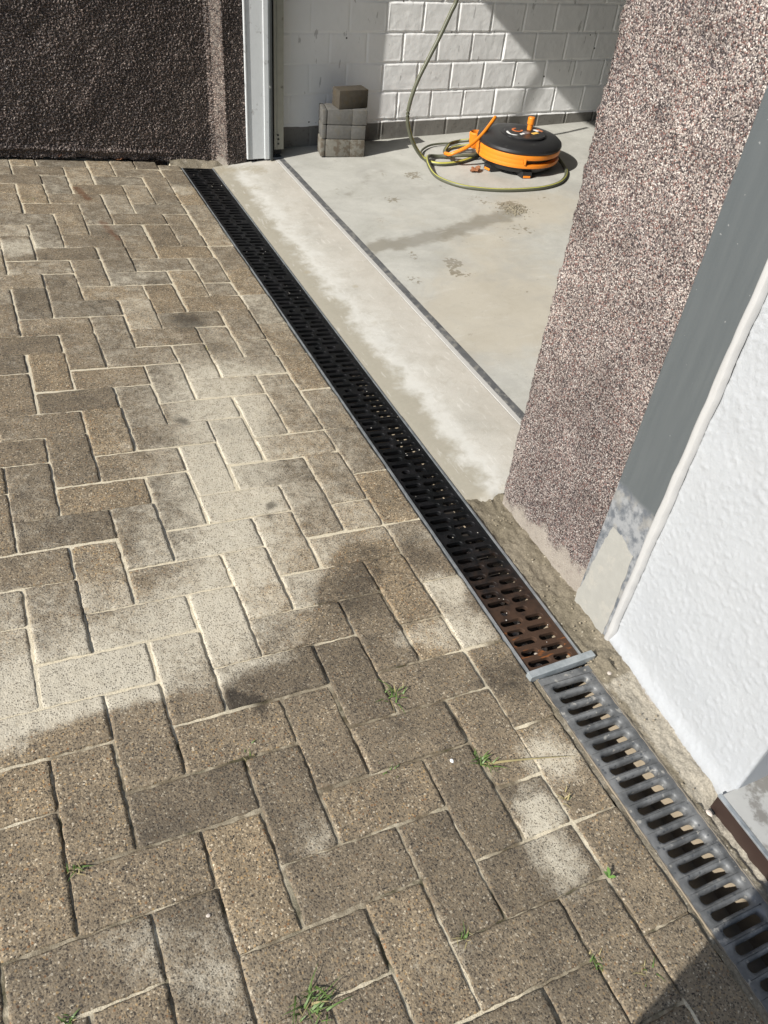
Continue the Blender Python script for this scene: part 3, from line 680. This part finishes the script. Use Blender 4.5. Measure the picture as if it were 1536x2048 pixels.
xs = np.concatenate([np.arange(5.4, 27, .035), np.arange(27, 61, .6)]); zs = np.concatenate([np.arange(-.1, 7.6, .035), np.arange(7.6, 25.2, .5)])
def sw(i, j):
    x = xs[i]; z = zs[j]; return np.stack([x, 29.62 - wall_h(x, z), z], -1)
mb.grid(len(xs), len(zs), sw)
mb.build('side_wall', GW, gar, smooth=True)
mb = MB(); mb.box((33, 30.4, 12.2), (55.4, 1.4, 25.2), None, 0); mb.build('outer_wall', INW, gar)
# sheet-metal cover strip with bead of sealant
mb = MB(); mb.box((3.33, -.075, 10.2), (.16, 1.13, 20.9), None, .015)
mb.box((3.352, .53, 10.2), (.10, .05, 20.9), None, .01)
cs = mb.build('cover_strip', STRIP, gar)
mb = MB(); rs2 = np.concatenate([np.arange(-.28, 9.5, .07), np.arange(9.5, 20.4, .5)])
nb_ = len(rs2)
def bead(i, j):
    z = rs2[j]; t = i / 7.0; l = -.585 + .05 * fbm(z * .9, z * 0, 33, 3) - .03 * sstep(3, 6, z); r = -.785 + .03 * fbm(z * 2.2, z * 0 + 7, 34, 3)
    return np.stack([3.262 - .034 * np.sin(np.pi * np.clip(t, .02, .98)) ** .6 + .012 * fbm(z * 3, t * 4, 35) + .10 * ((i == 0) | (i == 7)), l + (r - l) * t, z], -1)
mb.keepn = True; mb.grid(8, nb_, bead)
mb.build('sealant_bead', CAULK, cs, smooth=True)
mb = MB()                                        # mortar smears and a torn patch left on the strip's bare foot
def smear(pts, x): 
    n = len(pts); mb.add([(x, a, b) for a, b in pts] + [(x + .02, a, b) for a, b in pts], [tuple(range(n))] + [(i, (i + 1) % n, n + (i + 1) % n, n + i) for i in range(n)])
base_ = [(.33, 1.75), (.24, 2.28), (-.05, 2.30), (-.50, 2.12), (-.53, 1.3), (-.56, .5), (-.56, -.27), (.12, -.36), (.50, -.40), (.53, .1), (.44, .5), (.40, 1.1), (.33, 1.75)]
jag = []
for (a0, c0), (a1, c1) in zip(base_[:-1], base_[1:]):
    for t in np.linspace(0, 1, 9)[:-1]: jag.append((a0 + (a1 - a0) * t + .035 * float(fbm(a0 * 3 + t * 5, c0 * 3, 121, 2)), c0 + (c1 - c0) * t + .05 * float(fbm(c0 * 3 + t * 5, a0, 122, 2))))
smear(jag, 3.238)
mb.build('mortar_smear', M_plain('pale_smear', (.285, .28, .255), .8, .12, 50, bump=.4, grime=(.33, .315, .28), gk=(.52, .64)), cs)
# white house wall next door
hw = empty('house_wall', (3.3, -2.5, -.3)); tag(hw, 'bright white rough-rendered house wall standing along the old galvanised grate', 'house wall')
mb = MB(); mb.keepn = True
ys = np.arange(-4.68, -.735, .03); zs = np.concatenate([np.arange(-.6, 9.5, .035), np.arange(9.6, 30, .6)])
def ww(i, j):
    y = ys[i]; z = zs[j]; ed = .6 * np.clip(1 - (-.735 - y) / .03, 0, 1) + np.clip(1 - (y + 4.68) / .06, 0, 1)
    h = .0135 * sstep(.05, .42, fbm(y * 13 + .5 * fbm(z * 8, y * 8, 5), z * 13, 101, 2)) + .009 * fbm(y * 21, z * 21, 102, 1) + .04 * fbm(y * .8, z * .8, 103, 2)
    return np.stack([3.38 + (y + .72) * .062 - h + .06 * ed ** 2 - .10 * np.exp(-(np.maximum(z + .25, 0) / .22) ** 2), y, z], -1)
YY, ZZ = np.meshgrid(ys, zs); 
mb.grid(len(ys), len(zs), ww, flip=True, dirt=np.clip(.8 - (ZZ.ravel() + .30) / .14, 0, 1))
mb.build('render_coat', WR, hw, smooth=True)
mb = MB()
mb.add([(3.16, -4.675, -.6), (8, -4.675, -.6), (8, -4.675, 30), (3.16, -4.675, 30)], [(0, 1, 2, 3)], dirt=0.0)
mb.add([(3.44, -.76, -.6), (8, -.76, -.6), (8, -.76, 30), (3.44, -.76, 30)], [(3, 2, 1, 0)], dirt=0.0); mb.build('jamb', WR, hw)
mb = MB(); mb.box((6, -9.5, 14.5), (1, 10.0, 31), None, 0); mb.build('recess_wall', WR, hw)
st = empty('door_step', (3.6, -7.5, -.3)); tag(st, 'dirty grey door step with pale metal lip at the foot of the white wall', 'door step')
mb = MB(); mb.box((4.30, -8.15, -.06), (3.0, 7.0, .36), None, .02); mb.build('tread', STEP, st)
mb = MB(); mb.box((2.775, -8.15, -.25), (.06, 7.04, .66), None, .01); mb.build('riser', STEPR, st)
mb = MB(); mb.box((2.775, -8.15, .105), (.085, 7.06, .05), None, .012); mb.build('metal_lip', GALV, st)
# up-and-over door: frame, track, opened panel (its shade falls on the far wall)
gd = empty('garage_door', (5, 28.2, 0)); tag(gd, 'white steel garage door frame with side track at the far end of the opening', 'garage door')
fr = MB(); fr.box((4.50, 28.42, 10.1), (.80, .16, 20.1), None, .03); fr.box((4.10, 28.36, 10.1), (.08, .14, 20.06), None, .025); fr.box((5.01, 28.38, 10.08), (.24, .18, 20.1), None, .03)
fr = fr.build('frame_post', FRAME, gd)
mb = MB(); mb.box((5.19, 28.36, 10.0), (.12, .34, 20), None, .02); mb.build('worn_edge', M_plain('chipped_black_edge', (.04, .045, .045), .5, .4, 40, grime=(.35, .35, .33), gk=(.66, .72)), fr)
mb = MB(); mb.box((5.52, 28.95, 10), (.62, .5, 19.8), None, 0); mb.build('gap_fill', BLACKGAP, gd)  # solid block; the dark gap beside the track is put in as black
tr = MB(); tr.box((5.66, 28.62, 10.2), (.46, .14, 19.7), None, .03); tr.box((5.60, 28.55, 10.2), (.06, .05, 19.6), None, .01); tr = tr.build('side_track', RAILM, gd)
mb = MB()
for z in (.62, .82, 1.0): mb.lathe((5.62 - .02 * (z > .9), 28.525, z), [(.045, -.03), (.045, .03)], 10, tilt=Matrix.Rotation(math.pi / 2, 3, 'X'))
mb.build('bolt_hole', BLACKGAP, tr)
mb = MB(); mb.box((7.6, 16.3, 20.0), (20.5, 23.6, .35), None, .05)
for k in range(12): mb.box((-2.0 + k * 1.75, 16.3, 19.79), (.25, 23.2, .12), None, .03)
mb.build('door_panel', DOORM, gd)
mb = MB(); mb.tube([(5.1, 26.4, 10.1), (9.8, 26.4, 19.8)], .09, 10); mb.build('lever_arm', RAILM, gd)
# shaded wall beyond the pavement, chamfered corner and return to the frame
bw = empty('boundary_wall', (-5, 29, .3)); tag(bw, 'pebble-dashed wall in darkened shade colours across the far end of the pavement with a sunlit corner strip', 'wall')
PL = [(-14.0, 28.54), (2.30, 29.0), (2.55, 29.0), (2.72, 28.90), (3.14, 28.50), (3.19, 28.455), (3.24, 28.475), (4.06, 28.50)]
pl = np.array(PL); seg = np.r_[0, np.cumsum(np.hypot(*np.diff(pl, axis=0).T))]
def Pw(a, b, h):
    x = np.interp(a, seg, pl[:, 0]); y = np.interp(a, seg, pl[:, 1]); e = .05
    tx = np.interp(a + e, seg, pl[:, 0]) - np.interp(a - e, seg, pl[:, 0]); ty = np.interp(a + e, seg, pl[:, 1]) - np.interp(a - e, seg, pl[:, 1])
    l = np.hypot(tx, ty); nx, ny = ty / l, -tx / l
    gz = -.09 * np.minimum(x, 3.2); low = gz + .14 * sstep(3.0, 1.2, x) + (.16 * fbm(x * 1.3, x * 0, 111) + .10 * fbm(x * 5, x * 0, 112)) * sstep(3.0, 2, x) - .03
    lip = np.exp(-((b - gz - .42 - .1 * fbm(x * .9, x * 0, 113)) / .09) ** 2) * .07 * sstep(1.5, 0, x)
    z = np.maximum(b, low); h = h * np.where((x > 2.75) & (x < 3.16), .35, 1.0) + lip + .05 * np.clip(fbm(x * 2.2, b * 2.2, 114), 0, 1) * sstep(.9, .2, b - gz)
    return np.stack([x + nx * h, y + ny * h, z], -1)
def bare_lit_w(a, b):
    x = np.interp(a, seg, pl[:, 0]); return sstep(.45, .0, b + .09 * np.minimum(x, 3.2) - .1) * .55 * sstep(2.2, 2.8, x) + .42 * sstep(2.72, 2.84, x) * sstep(3.17, 3.12, x)  # bare foot, plus sunlight on the corner strip painted as a paler tint
mb = MB(); mb.keepn = True
pebbles(mb, 0, float(seg[-1]), -.4, 11.5, Pw, .030, .054, .075, bare_lit_w)
mb.build('wall_face', PEB_SHADE, bw, smooth=True)
mb = MB(); mb.box((-29, 29.4, 13), (30.2, 1.6, 28), None, 0); mb.box((-5.75, 29.75, 18.5), (16.6, 1.3, 15), None, 0); mb.box((3.72, 29.2, 18.3), (.9, 1.3, 14.2), None, 0); mb.box((-5.75, 29.95, 5), (16.6, .9, 12), None, 0); mb.box((4.2, 29.3, 5), (1.8, 1.2, 13), None, 0)
mb.build('wall_core', PEB_SHADE, bw)

# ------------------------------------------------------------------ stack of blocks
RZ = Matrix.Rotation(-.20, 3, 'Z')
def block(x, y, z, dims, mat, label, groove=True, rz=RZ, cat='concrete block'):
    mb = MB(); c = (x, y, z + dims[2] / 2)
    if groove:
        for (a, w_) in ((-.455, .09), (-.11, .56), (.335, .33)):
            mb.box(Vector(c) + rz @ Vector((dims[0] * (a), 0, 0)), (dims[0] * w_ + .02, dims[1], dims[2] - .015), rz, .055, seg=2)
    else: mb.box(c, dims, rz, .04, seg=2)
    return tag(mb.build('paving_block', mat, loc=(x, y, z), auto=40), label, cat, 'blocks stacked in the garage')
z0 = FZ(8.7)
block(8.62, 28.22, z0, (2.08, 1.0, .80), BLOCKW, 'bottom block of the stack, pale with a dark wet-stained foot')
block(8.64, 28.22, z0 + .80, (2.05, 1.0, .62), BLOCK, 'grey block second from the floor in the garage stack')
block(8.67, 28.24, z0 + 1.42, (2.08, 1.05, .66), BLOCK, 'grey block third from the floor, directly under the brown brick')
block(8.98, 28.22, z0 + 2.08, (1.46, .75, .78), TIMB, 'small brown brick on top of the grey block stack', False, Matrix.Rotation(.06, 3, 'Z'), 'brick')

# ------------------------------------------------------------------ hose reel and hose
RC = (16.35, 24.85); RZ0 = FZ(RC[0])
reel = empty('hose_reel', (*RC, RZ0)); tag(reel, 'flat round orange and black hose reel lying on the garage floor', 'hose reel')
b0 = (RC[0], RC[1], RZ0)
mb = MB(); mb.lathe(b0, [(1.2, .16), (1.75, .18), (1.85, .33), (1.88, .44), (1.0, .46)], 56); mb.build('base', BLK, reel, auto=40)
for a in (-105, 10, 130, 195):
    mb = MB(); r = math.radians(a); R_ = Matrix.Rotation(r, 3, 'Z'); c = Vector(b0) + R_ @ Vector((1.62, 0, .13))
    mb.prism([(-.30, -.42), (.30, -.22), (.30, .22), (-.30, .42)], -.13, .14); mb.v = [tuple(Vector(c) + R_ @ Vector(q)) for q in mb.v]
    ft = mb.build('foot', BLK, reel)
    m2 = MB().box(Vector(b0) + R_ @ Vector((1.90, 0, .055)), (.08, .34, .10), R_, .015); m2.build('foot_tip', ORG, ft)
mb = MB()                                         # orange drum wall with the long hose slot on the camera's right
def drum(mb, a0, a1, z0_, z1_, r0, r1, n):
    vs = []; fs = []
    for k in range(n + 1):
        a = math.radians(a0 + (a1 - a0) * k / n); ca, sa = math.cos(a), math.sin(a)
        vs += [(b0[0] + r * ca, b0[1] + r * sa, b0[2] + z) for r, z in ((r0, z0_), (r1, z0_), (r1 + .02, (z0_ + z1_) / 2), (r1, z1_), (r0, z1_))]
    for k in range(n):
        for q in range(5): fs.append((k * 5 + q, k * 5 + (q + 1) % 5, (k + 1) * 5 + (q + 1) % 5, (k + 1) * 5 + q))
    fs += [(4, 3, 2, 1, 0), tuple(n * 5 + q for q in range(5))]; mb.add(vs, fs)
drum(mb, 0, 360, .44, .60, 1.75, 1.98, 90); drum(mb, 0, 360, .80, 1.00, 1.75, 1.98, 90); drum(mb, -12, 246, .58, .82, 1.76, 1.97, 70)
drum(mb, 0, 360, 0.98, 1.05, 1.6, 1.93, 90)
mb.build('drum_wall', ORG, reel, auto=40)
mb = MB(); drum(mb, 0, 360, .45, 1.0, 1.60, 1.70, 60); mb.build('wound_hose', HOSE, reel)
mb = MB(); R_ = math.radians(-112); mb.box((b0[0] + 2.0 * math.cos(R_), b0[1] + 2.0 * math.sin(R_), b0[2] + .74), (.10, .10, .26), Matrix.Rotation(R_, 3, 'Z'), .02); mb.build('latch', ORG, reel)
mb = MB(); mb.lathe(b0, [(1.8, 1.0), (1.97, 1.01), (2.02, 1.09), (1.99, 1.19), (1.86, 1.29), (1.45, 1.37), (.95, 1.40), (.94, 1.43), (.2, 1.43)], 72); lid = mb.build('lid', BLK, reel, auto=30)
LC = Vector((b0[0] + .12, b0[1] - .18, b0[2])); LT = Matrix.Rotation(math.radians(16), 3, 'Z')
mb = MB(); mb.lathe(LC, [(.98, 1.39), (1.0, 1.45), (.96, 1.49), (.1, 1.49)], 56); lab = mb.build('label_disc', BLK, lid, auto=30)
def sticker(name, poly, mat):
    m = MB().prism(poly, 1.491, 1.502); m.v = [tuple(LC + LT @ Vector(q)) for q in m.v]; m.build(name, mat, lab)
sticker('white_mark', [(-.88, .10)] + [(-.68 + .24 * math.cos(t), .18 + .34 * math.sin(t)) for t in np.linspace(math.pi * 1.5, math.pi * .5, 12)], WHT)
def ring(cx, cy, r0, r1, a0, a1, n=16):
    A = np.radians(np.linspace(a0, a1, n)); return [(cx + r1 * math.cos(a), cy + r1 * math.sin(a)) for a in A] + [(cx + r0 * math.cos(a), cy + r0 * math.sin(a)) for a in A[::-1]]
sticker('orange_swirl', ring(-.12, .40, .17, .27, 60, 330), M_plain('orange_print', (.55, .15, .04), .5, .02, 30, bump=0))
sticker('white_text', [(-.46, -.20), (-.22, -.20), (-.22, -.06), (-.46, -.06)], WHT); sticker('grey_text', [(-.18, -.24), (.10, -.24), (.10, .06), (-.18, .06)], GRYP)
sticker('yellow_mark', [(.14, -.44), (.50, -.44), (.50, -.24), (.14, -.24)], YEL)
sticker('white_text', [(.62, -.22), (.76, -.22), (.76, .14), (.62, .14)], WHT); sticker('orange_text', [(.80, -.36), (.94, -.30), (.94, .10), (.80, .16)], M_plain('brown_orange_print', (.45, .16, .07), .5, .02, 30, bump=0))
mb = MB(); KC = (16.92, 25.0, RZ0); mb.lathe(KC, [(.13, 1.45), (.13, 1.72), (.165, 1.74), (.165, 2.0), (.14, 2.04), (.05, 2.05)], 24); mb.build('crank_knob', ORG, lid, auto=30)
# hose guide: an open orange loop at the left, and the folded carrying handle
mb = MB(); GC = Vector((14.85, 26.25, RZ0 - .12)); vs = []; fs = []
for k in range(28):
    a = 2 * math.pi * k / 28; ca, sa = math.cos(a), math.sin(a)
    for (r, z) in ((.28, .5), (.34, .55), (.40, 1.0), (.42, 1.16), (.36, 1.22), (.31, 1.14), (.29, 1.0)): vs.append(GC + Vector((r * ca * .95, r * sa * .8, z)))
for k in range(28):
    for q in range(7): j = (k + 1) % 28; fs.append((k * 7 + q, k * 7 + (q + 1) % 7, j * 7 + (q + 1) % 7, j * 7 + q))
mb.add(vs, fs); mb.box((15.1, 25.95, RZ0 + .72), (.6, .45, .5), Matrix.Rotation(-.6, 3, 'Z'), .06); mb.build('hose_guide', ORG, reel, auto=40)
hb = [Vector(q) + Vector((-.52, -.81, .27)) * (.55 * math.sin(math.pi * min(1, k_ / 40))) for k_, q in enumerate(spline([(12.96, 25.80, .69), (13.08, 25.52, .74), (13.5, 25.48, .88), (14.02, 25.42, 1.12), (14.66, 25.56, 1.50), (15.25, 25.85, 1.90), (15.62, 26.12, 2.10)], 8))]
mb = MB(); mb.tube(hb, .085, 10); mb.build('carry_handle', ORG, reel, smooth=True)
hose = MB()
A = [(12.79, 26.2, 8.2), (12.78, 26.2, 6.9), (12.57, 26.2, 6.35), (12.15, 26.2, 5.42), (11.69, 26.2, 4.52), (11.28, 26.2, 3.67), (11.02, 26.2, 2.76), (11.0, 26.2, 2.13), (11.2, 26.2, 1.51), (11.52, 26.2, .95), (11.9, 26.15, .50), (12.15, 26.0, .35), (12.28, 25.72, .33), (12.64, 25.46, .34), (13.36, 25.44, .36), (14.26, 25.71, .39), (14.9, 26.1, .42)]
B = [(18.25, 24.6, .9), (18.42, 24.15, .62), (18.36, 23.62, .49), (18.1, 23.04, .47), (17.55, 22.37, .46), (16.83, 21.86, .44), (15.79, 21.61, .41), (14.54, 21.71, .37), (13.43, 22.03, .34), (12.48, 22.59, .32), (11.93, 23.34, .30), (11.7, 24.25, .30), (11.85, 25.25, .40), (12.11, 25.93, .48), (12.47, 26.34, .42), (12.94, 26.43, .35), (13.42, 26.18, .42), (13.93, 25.87, .52), (14.5, 25.75, .56), (14.9, 25.9, .58)]
C = [(12.1, 26.6, .33), (12.3, 27.0, .34), (12.68, 27.51, .34), (13.39, 27.97, .36), (14.3, 27.9, .40), (14.75, 27.2, .48), (14.85, 26.7, .6)]
D = [(14.7, 26.6, .95), (14.3, 26.9, .82), (13.8, 26.88, .74), (13.41, 26.51, .70), (13.1, 26.12, .69), (12.97, 25.82, .69)]
D2 = [(14.75, 26.5, .75), (14.35, 26.75, .62), (13.85, 26.72, .58), (13.45, 26.42, .56), (13.2, 26.1, .57), (13.1, 25.8, .6)]
for P_, st_ in ((A, [1, 2]), (B, [4]), (C, []), (D, [4]), (D2, [4])):
    hose.tube(spline(P_, 8), (.088 if P_ is A else .082) if P_ is not C else .05, 14, 0, (st_, 1) if st_ else None)
tag(hose.build('garden_hose', [HOSE, HOSEY], loc=(11.9, 25, FZ(12)), smooth=True), 'dark garden hose with yellow stripe hanging down and looping around the reel', 'garden hose')

# ------------------------------------------------------------------ small things
def leaf(c, s_, rz, label):
    mb = MB(); n = 9; vs = []; fs = []
    for i in range(n):
        t = i / (n - 1); w_ = s_ * .34 * math.sin(math.pi * min(1, t * .94 + .06)) * (1 + .3 * math.sin(i * 2.3))
        for k, q in enumerate((-1, 0, 1)):
            vs.append((s_ * (t - .5), q * w_, .05 * s_ + s_ * .28 * (abs(q) * .8 + .25 * math.sin(i * 1.7 + k)) * (.4 + t)))
    for i in range(n - 1):
        for k in range(2): fs.append((i * 3 + k, i * 3 + k + 1, i * 3 + k + 4, i * 3 + k + 3))
    R_ = Matrix.Rotation(rz, 3, 'Z'); mb.add([Vector(c) + R_ @ Vector(q) for q in vs], fs); mb.keepn = True
    o = mb.build('dry_leaf', LEAF, loc=c, smooth=True); tag(o, label, 'leaf')
    m = o.modifiers.new('thickness', 'SOLIDIFY'); m.thickness = .0008
leaf((13.89, 24.4, FZ(13.9)), .6, .2, 'small curled brown leaf on the garage floor in front of the reel')
leaf(W(-3.92, 28.95, .05), .62, -.1, 'orange dry leaf at the foot of the dark wall, the left one of two')
leaf(W(-1.5, 28.9, .04), .40, .3, 'orange dry leaf scrap in the gap under the dark wall, near the broken edge')
def grass(u, v, n, h, spread, seed, label, straw=.2, long=None):
    rs = random.Random(seed); mb = MB(); mb.keepn = True
    for k in range(n):
        a = rs.uniform(0, 6.28); hh = .62 * h * rs.uniform(.35, 1.1); lean = rs.uniform(.5, 1.9); bu, bv = u + rs.gauss(0, spread * .3), v + rs.gauss(0, spread * .3); w_ = rs.uniform(.010, .022)
        if long and k == 0: a, hh, lean, w_ = long[0], long[1], 2.6, .03
        vs = []
        for i in range(6):
            t = i / 5; r_ = hh * lean * t ** 1.5 * .8; z = hh * (t - .42 * t * t * min(lean, 1.6)) / (1 + (lean > 2) * 2.2); ww = w_ * (1 - t) ** .7
            cx, cy = bu + r_ * math.cos(a), bv + r_ * math.sin(a)
            vs += [W(cx - ww * math.sin(a), cy + ww * math.cos(a), z - .04), W(cx + ww * math.sin(a), cy - ww * math.cos(a), z - .04)]
        mb.add(vs, [(2 * i, 2 * i + 1, 2 * i + 3, 2 * i + 2) for i in range(5)], 1 if rs.random() < straw else 0)
    tag(mb.build('grass_tuft', [GRASS, STRAW], loc=W(u, v), smooth=True), label, 'grass', 'grass tufts growing in the paving joints')
grass(-5.25, -5.0, 46, .55, .42, 1, 'largest green grass tuft, at the bottom edge left of the middle')
grass(-1.93, -.62, 26, .42, .28, 2, 'bright grass tuft in the joints level with the metal end plate')
grass(-.95, -2.42, 26, .45, .22, 3, 'grass tuft with one long blade lying across a pale paver', .1, (-.25, .95))
grass(-7.9, -2.0, 22, .28, .2, 4, 'short yellowish grass tuft near the left edge of the photo', .6)
grass(-2.8, -4.98, 22, .32, .2, 5, 'mossy yellow-green grass tuft at a paver corner near the bottom', .5)
grass(-.98, -6.05, 14, .26, .2, 6, 'small grass tuft just outside the shadow at the lower right', .3)
grass(-2.66, -2.0, 18, .2, .3, 7, 'low dark green grass sprouts along a joint below the tuft by the end plate', .2)
grass(-4.87, -.95, 10, .2, .25, 8, 'faint tiny grass blades in a joint near the black stain', .5)
grass(-8.3, -4.0, 14, .3, .2, 9, 'dark grass tuft in the bottom left corner joint', .2)
grass(-2.0, 12.6, 8, .22, .2, 10, 'tiny grass sprig beside the dark brown patch on the pavement', .2)
grass(-5.6, 24.3, 12, .3, .3, 11, 'farthest grass sprig, near the dark wall', .3)
grass(.15, -3.6, 10, .34, .25, 12, 'thin straw-coloured sprig at the joint beside the pale border paver', .9)
grass(-.35, -6.45, 14, .28, .3, 13, 'grass sprig lying in the shadow at the bottom right', .6)
mb = MB(); mb.keepn = True
for (a, l_, w_) in ((1.2, .15, .035), (2.2, .12, .03), (-.6, .1, .028)):
    vs = []
    for i in range(6):
        t = i / 5; ww = w_ * math.sin(math.pi * (t * .9 + .08)); cx, cy = 0.0 + l_ * t * math.cos(a), -5.05 + l_ * t * math.sin(a); z = .02 + .18 * t - .1 * t * t
        vs += [W(cx - ww * math.sin(a), cy + ww * math.cos(a), z), W(cx + ww * math.sin(a), cy - ww * math.cos(a), z)]
    mb.add(vs, [(2 * i, 2 * i + 1, 2 * i + 3, 2 * i + 2) for i in range(5)])
tag(mb.build('seedling', M_plain('seedling_leaf', (.12, .22, .05), .5, .2, 30), loc=W(0, -5.05), smooth=True), 'small bright green seedling at the corner of a border paver', 'seedling')
for k, (u, v, r, lb) in enumerate([(-1.50, -2.25, .036, 'white stone chip lying beside the tuft with the long blade'), (-6.25, -3.35, .034, 'pale pebble on the sandy paver at lower left'), (2.72, -1.5, .06, 'whitish mortar crumb right of the metal end plate'), (2.58, -4.75, .07, 'pale stone chip beside the dark step riser')]):
    c = W(u, v, r * .4); tag(pebble_bm(c, r, 40 + k, .45).build('stone_chip', STONE if k else WHT, loc=c), lb, 'stone')
# loose grit around the mortar
mb = MB(); rs = random.Random(11)
for k in range(80):
    v = rs.uniform(-4.4, 4.2) if k > 35 else rs.gauss(-1.4, .3); u = rs.uniform(2.55, 3.2) if v > -1 else rs.uniform(2.5, 3.05)
    m = pebble_bm(W(u, v, .0 + .05 * (u - 2.5)), rs.uniform(.01, .028), k, .7); mb.add(m.v, m.f)
tag(mb.build('mortar_grit', M_plain('grit', (.25, .21, .15), .95, .4, 90), loc=W(2.8, 0)), 'loose grit scattered on the mortar along the wall foot', 'grit', kind='stuff')

# ------------------------------------------------------------------ the photographer, whose shadow falls at the lower right
SKIN = M_plain('skin', (.50, .30, .21), .5, .05, 40); DENIM = M_plain('denim', (.05, .07, .12), .9, .2, 60); COTTON = M_plain('dark_cotton', (.06, .06, .065), .9, .2, 60); HAIR = M_plain('brown_hair', (.05, .03, .02), .6, .2, 80)
def skin(name, V, E_, Rr, mat, parent=None, root=0, loc=(0, 0, 0)):
    me = bpy.data.meshes.new(name); me.from_pydata([tuple((Vector(v) - Vector(loc)) * K) for v in V], E_, []); me.update(); o = bpy.data.objects.new(name, me); COL.objects.link(o)
    o.modifiers.new('skin', 'SKIN'); ss = o.modifiers.new('sub', 'SUBSURF'); ss.levels = ss.render_levels = 2; me.materials.append(mat)
    for k, r in enumerate(Rr): me.skin_vertices[0].data[k].radius = (r[0] * K, r[1] * K) if isinstance(r, tuple) else (r * K, r * K); me.skin_vertices[0].data[k].use_root = (k == root)
    if parent is not None: o.parent = parent
    else: o.location = Vector(loc) * K
    return o
g0 = .72
px, py = -8.0, -10.35
V = [(px, py, g0 + 8.9), (px, py, g0 + 11), (px, py, g0 + 13.4), (px + .1, py + .1, g0 + 14.6), (px + .25, py + .3, g0 + 15.4), (px + .35, py + .45, g0 + 16.4),
     (px + .3, py + 1.0, g0 + 8.2), (px + .3, py + 1.15, g0 + 4.6), (px + .1, py + 1.2, g0 + .8), (px + .9, py + 1.45, g0 + .3),
     (px - .3, py - 1.0, g0 + 8.2), (px - .1, py - 1.1, g0 + 4.6), (px - .3, py - 1.2, g0 + .8), (px + .5, py - 1.3, g0 + .3),
     (px - .1, py + 1.8, g0 + 13.6), (px + .1, py + 2.75, g0 + 9.2), (px + .8, py + 2.3, g0 + 11.5), (px + 1.0, py + 2.1, g0 + 12.2),
     (px, py - 1.8, g0 + 13.6), (px + .5, py - 2.2, g0 + 10.8), (px + 1.3, py + .6, g0 + 11.6), (px + 1.35, py + 1.2, g0 + 11.9)]
E_ = [(0, 1), (1, 2), (2, 3), (3, 4), (4, 5), (0, 6), (6, 7), (7, 8), (8, 9), (0, 10), (10, 11), (11, 12), (12, 13), (2, 14), (14, 15), (15, 16), (16, 17), (2, 18), (18, 19), (19, 20), (20, 21)]
Rr = [(1.5, 1.1), (1.4, 1.0), (1.5, 1.05), .55, .85, .8, .85, .6, .4, .38, .85, .6, .4, .38, .6, .42, .3, .36, .6, .42, .3, .36]
per = skin('person', V, E_, Rr, SKIN, None, 0, (px, py, g0)); tag(per, 'person in dark jacket and jeans standing behind the camera, arms raised', 'person')
jV = [V[k] for k in (0, 1, 2, 14, 15, 18, 19)]; skin('jacket', jV, [(0, 1), (1, 2), (2, 3), (3, 4), (2, 5), (5, 6)], [(1.65, 1.25), (1.6, 1.2), (1.65, 1.2), 1.0, .8, .72, .6], COTTON, per, 0, (px, py, g0))
tV = [V[k] for k in (0, 6, 7, 8, 10, 11, 12)]; skin('trousers', tV, [(0, 1), (1, 2), (2, 3), (0, 4), (4, 5), (5, 6)], [(1.6, 1.2), 1.0, .75, .6, 1.0, .75, .6], DENIM, per, 0, (px, py, g0))
hV = [(px + .2, py + .25, g0 + 16.3), (px + .3, py + .4, g0 + 16.9)]; skin('hair', hV, [(0, 1)], [.95, .7], HAIR, per, 0, (px, py, g0))

for o in sc.objects:
    if '_o' in o: del o['_o']
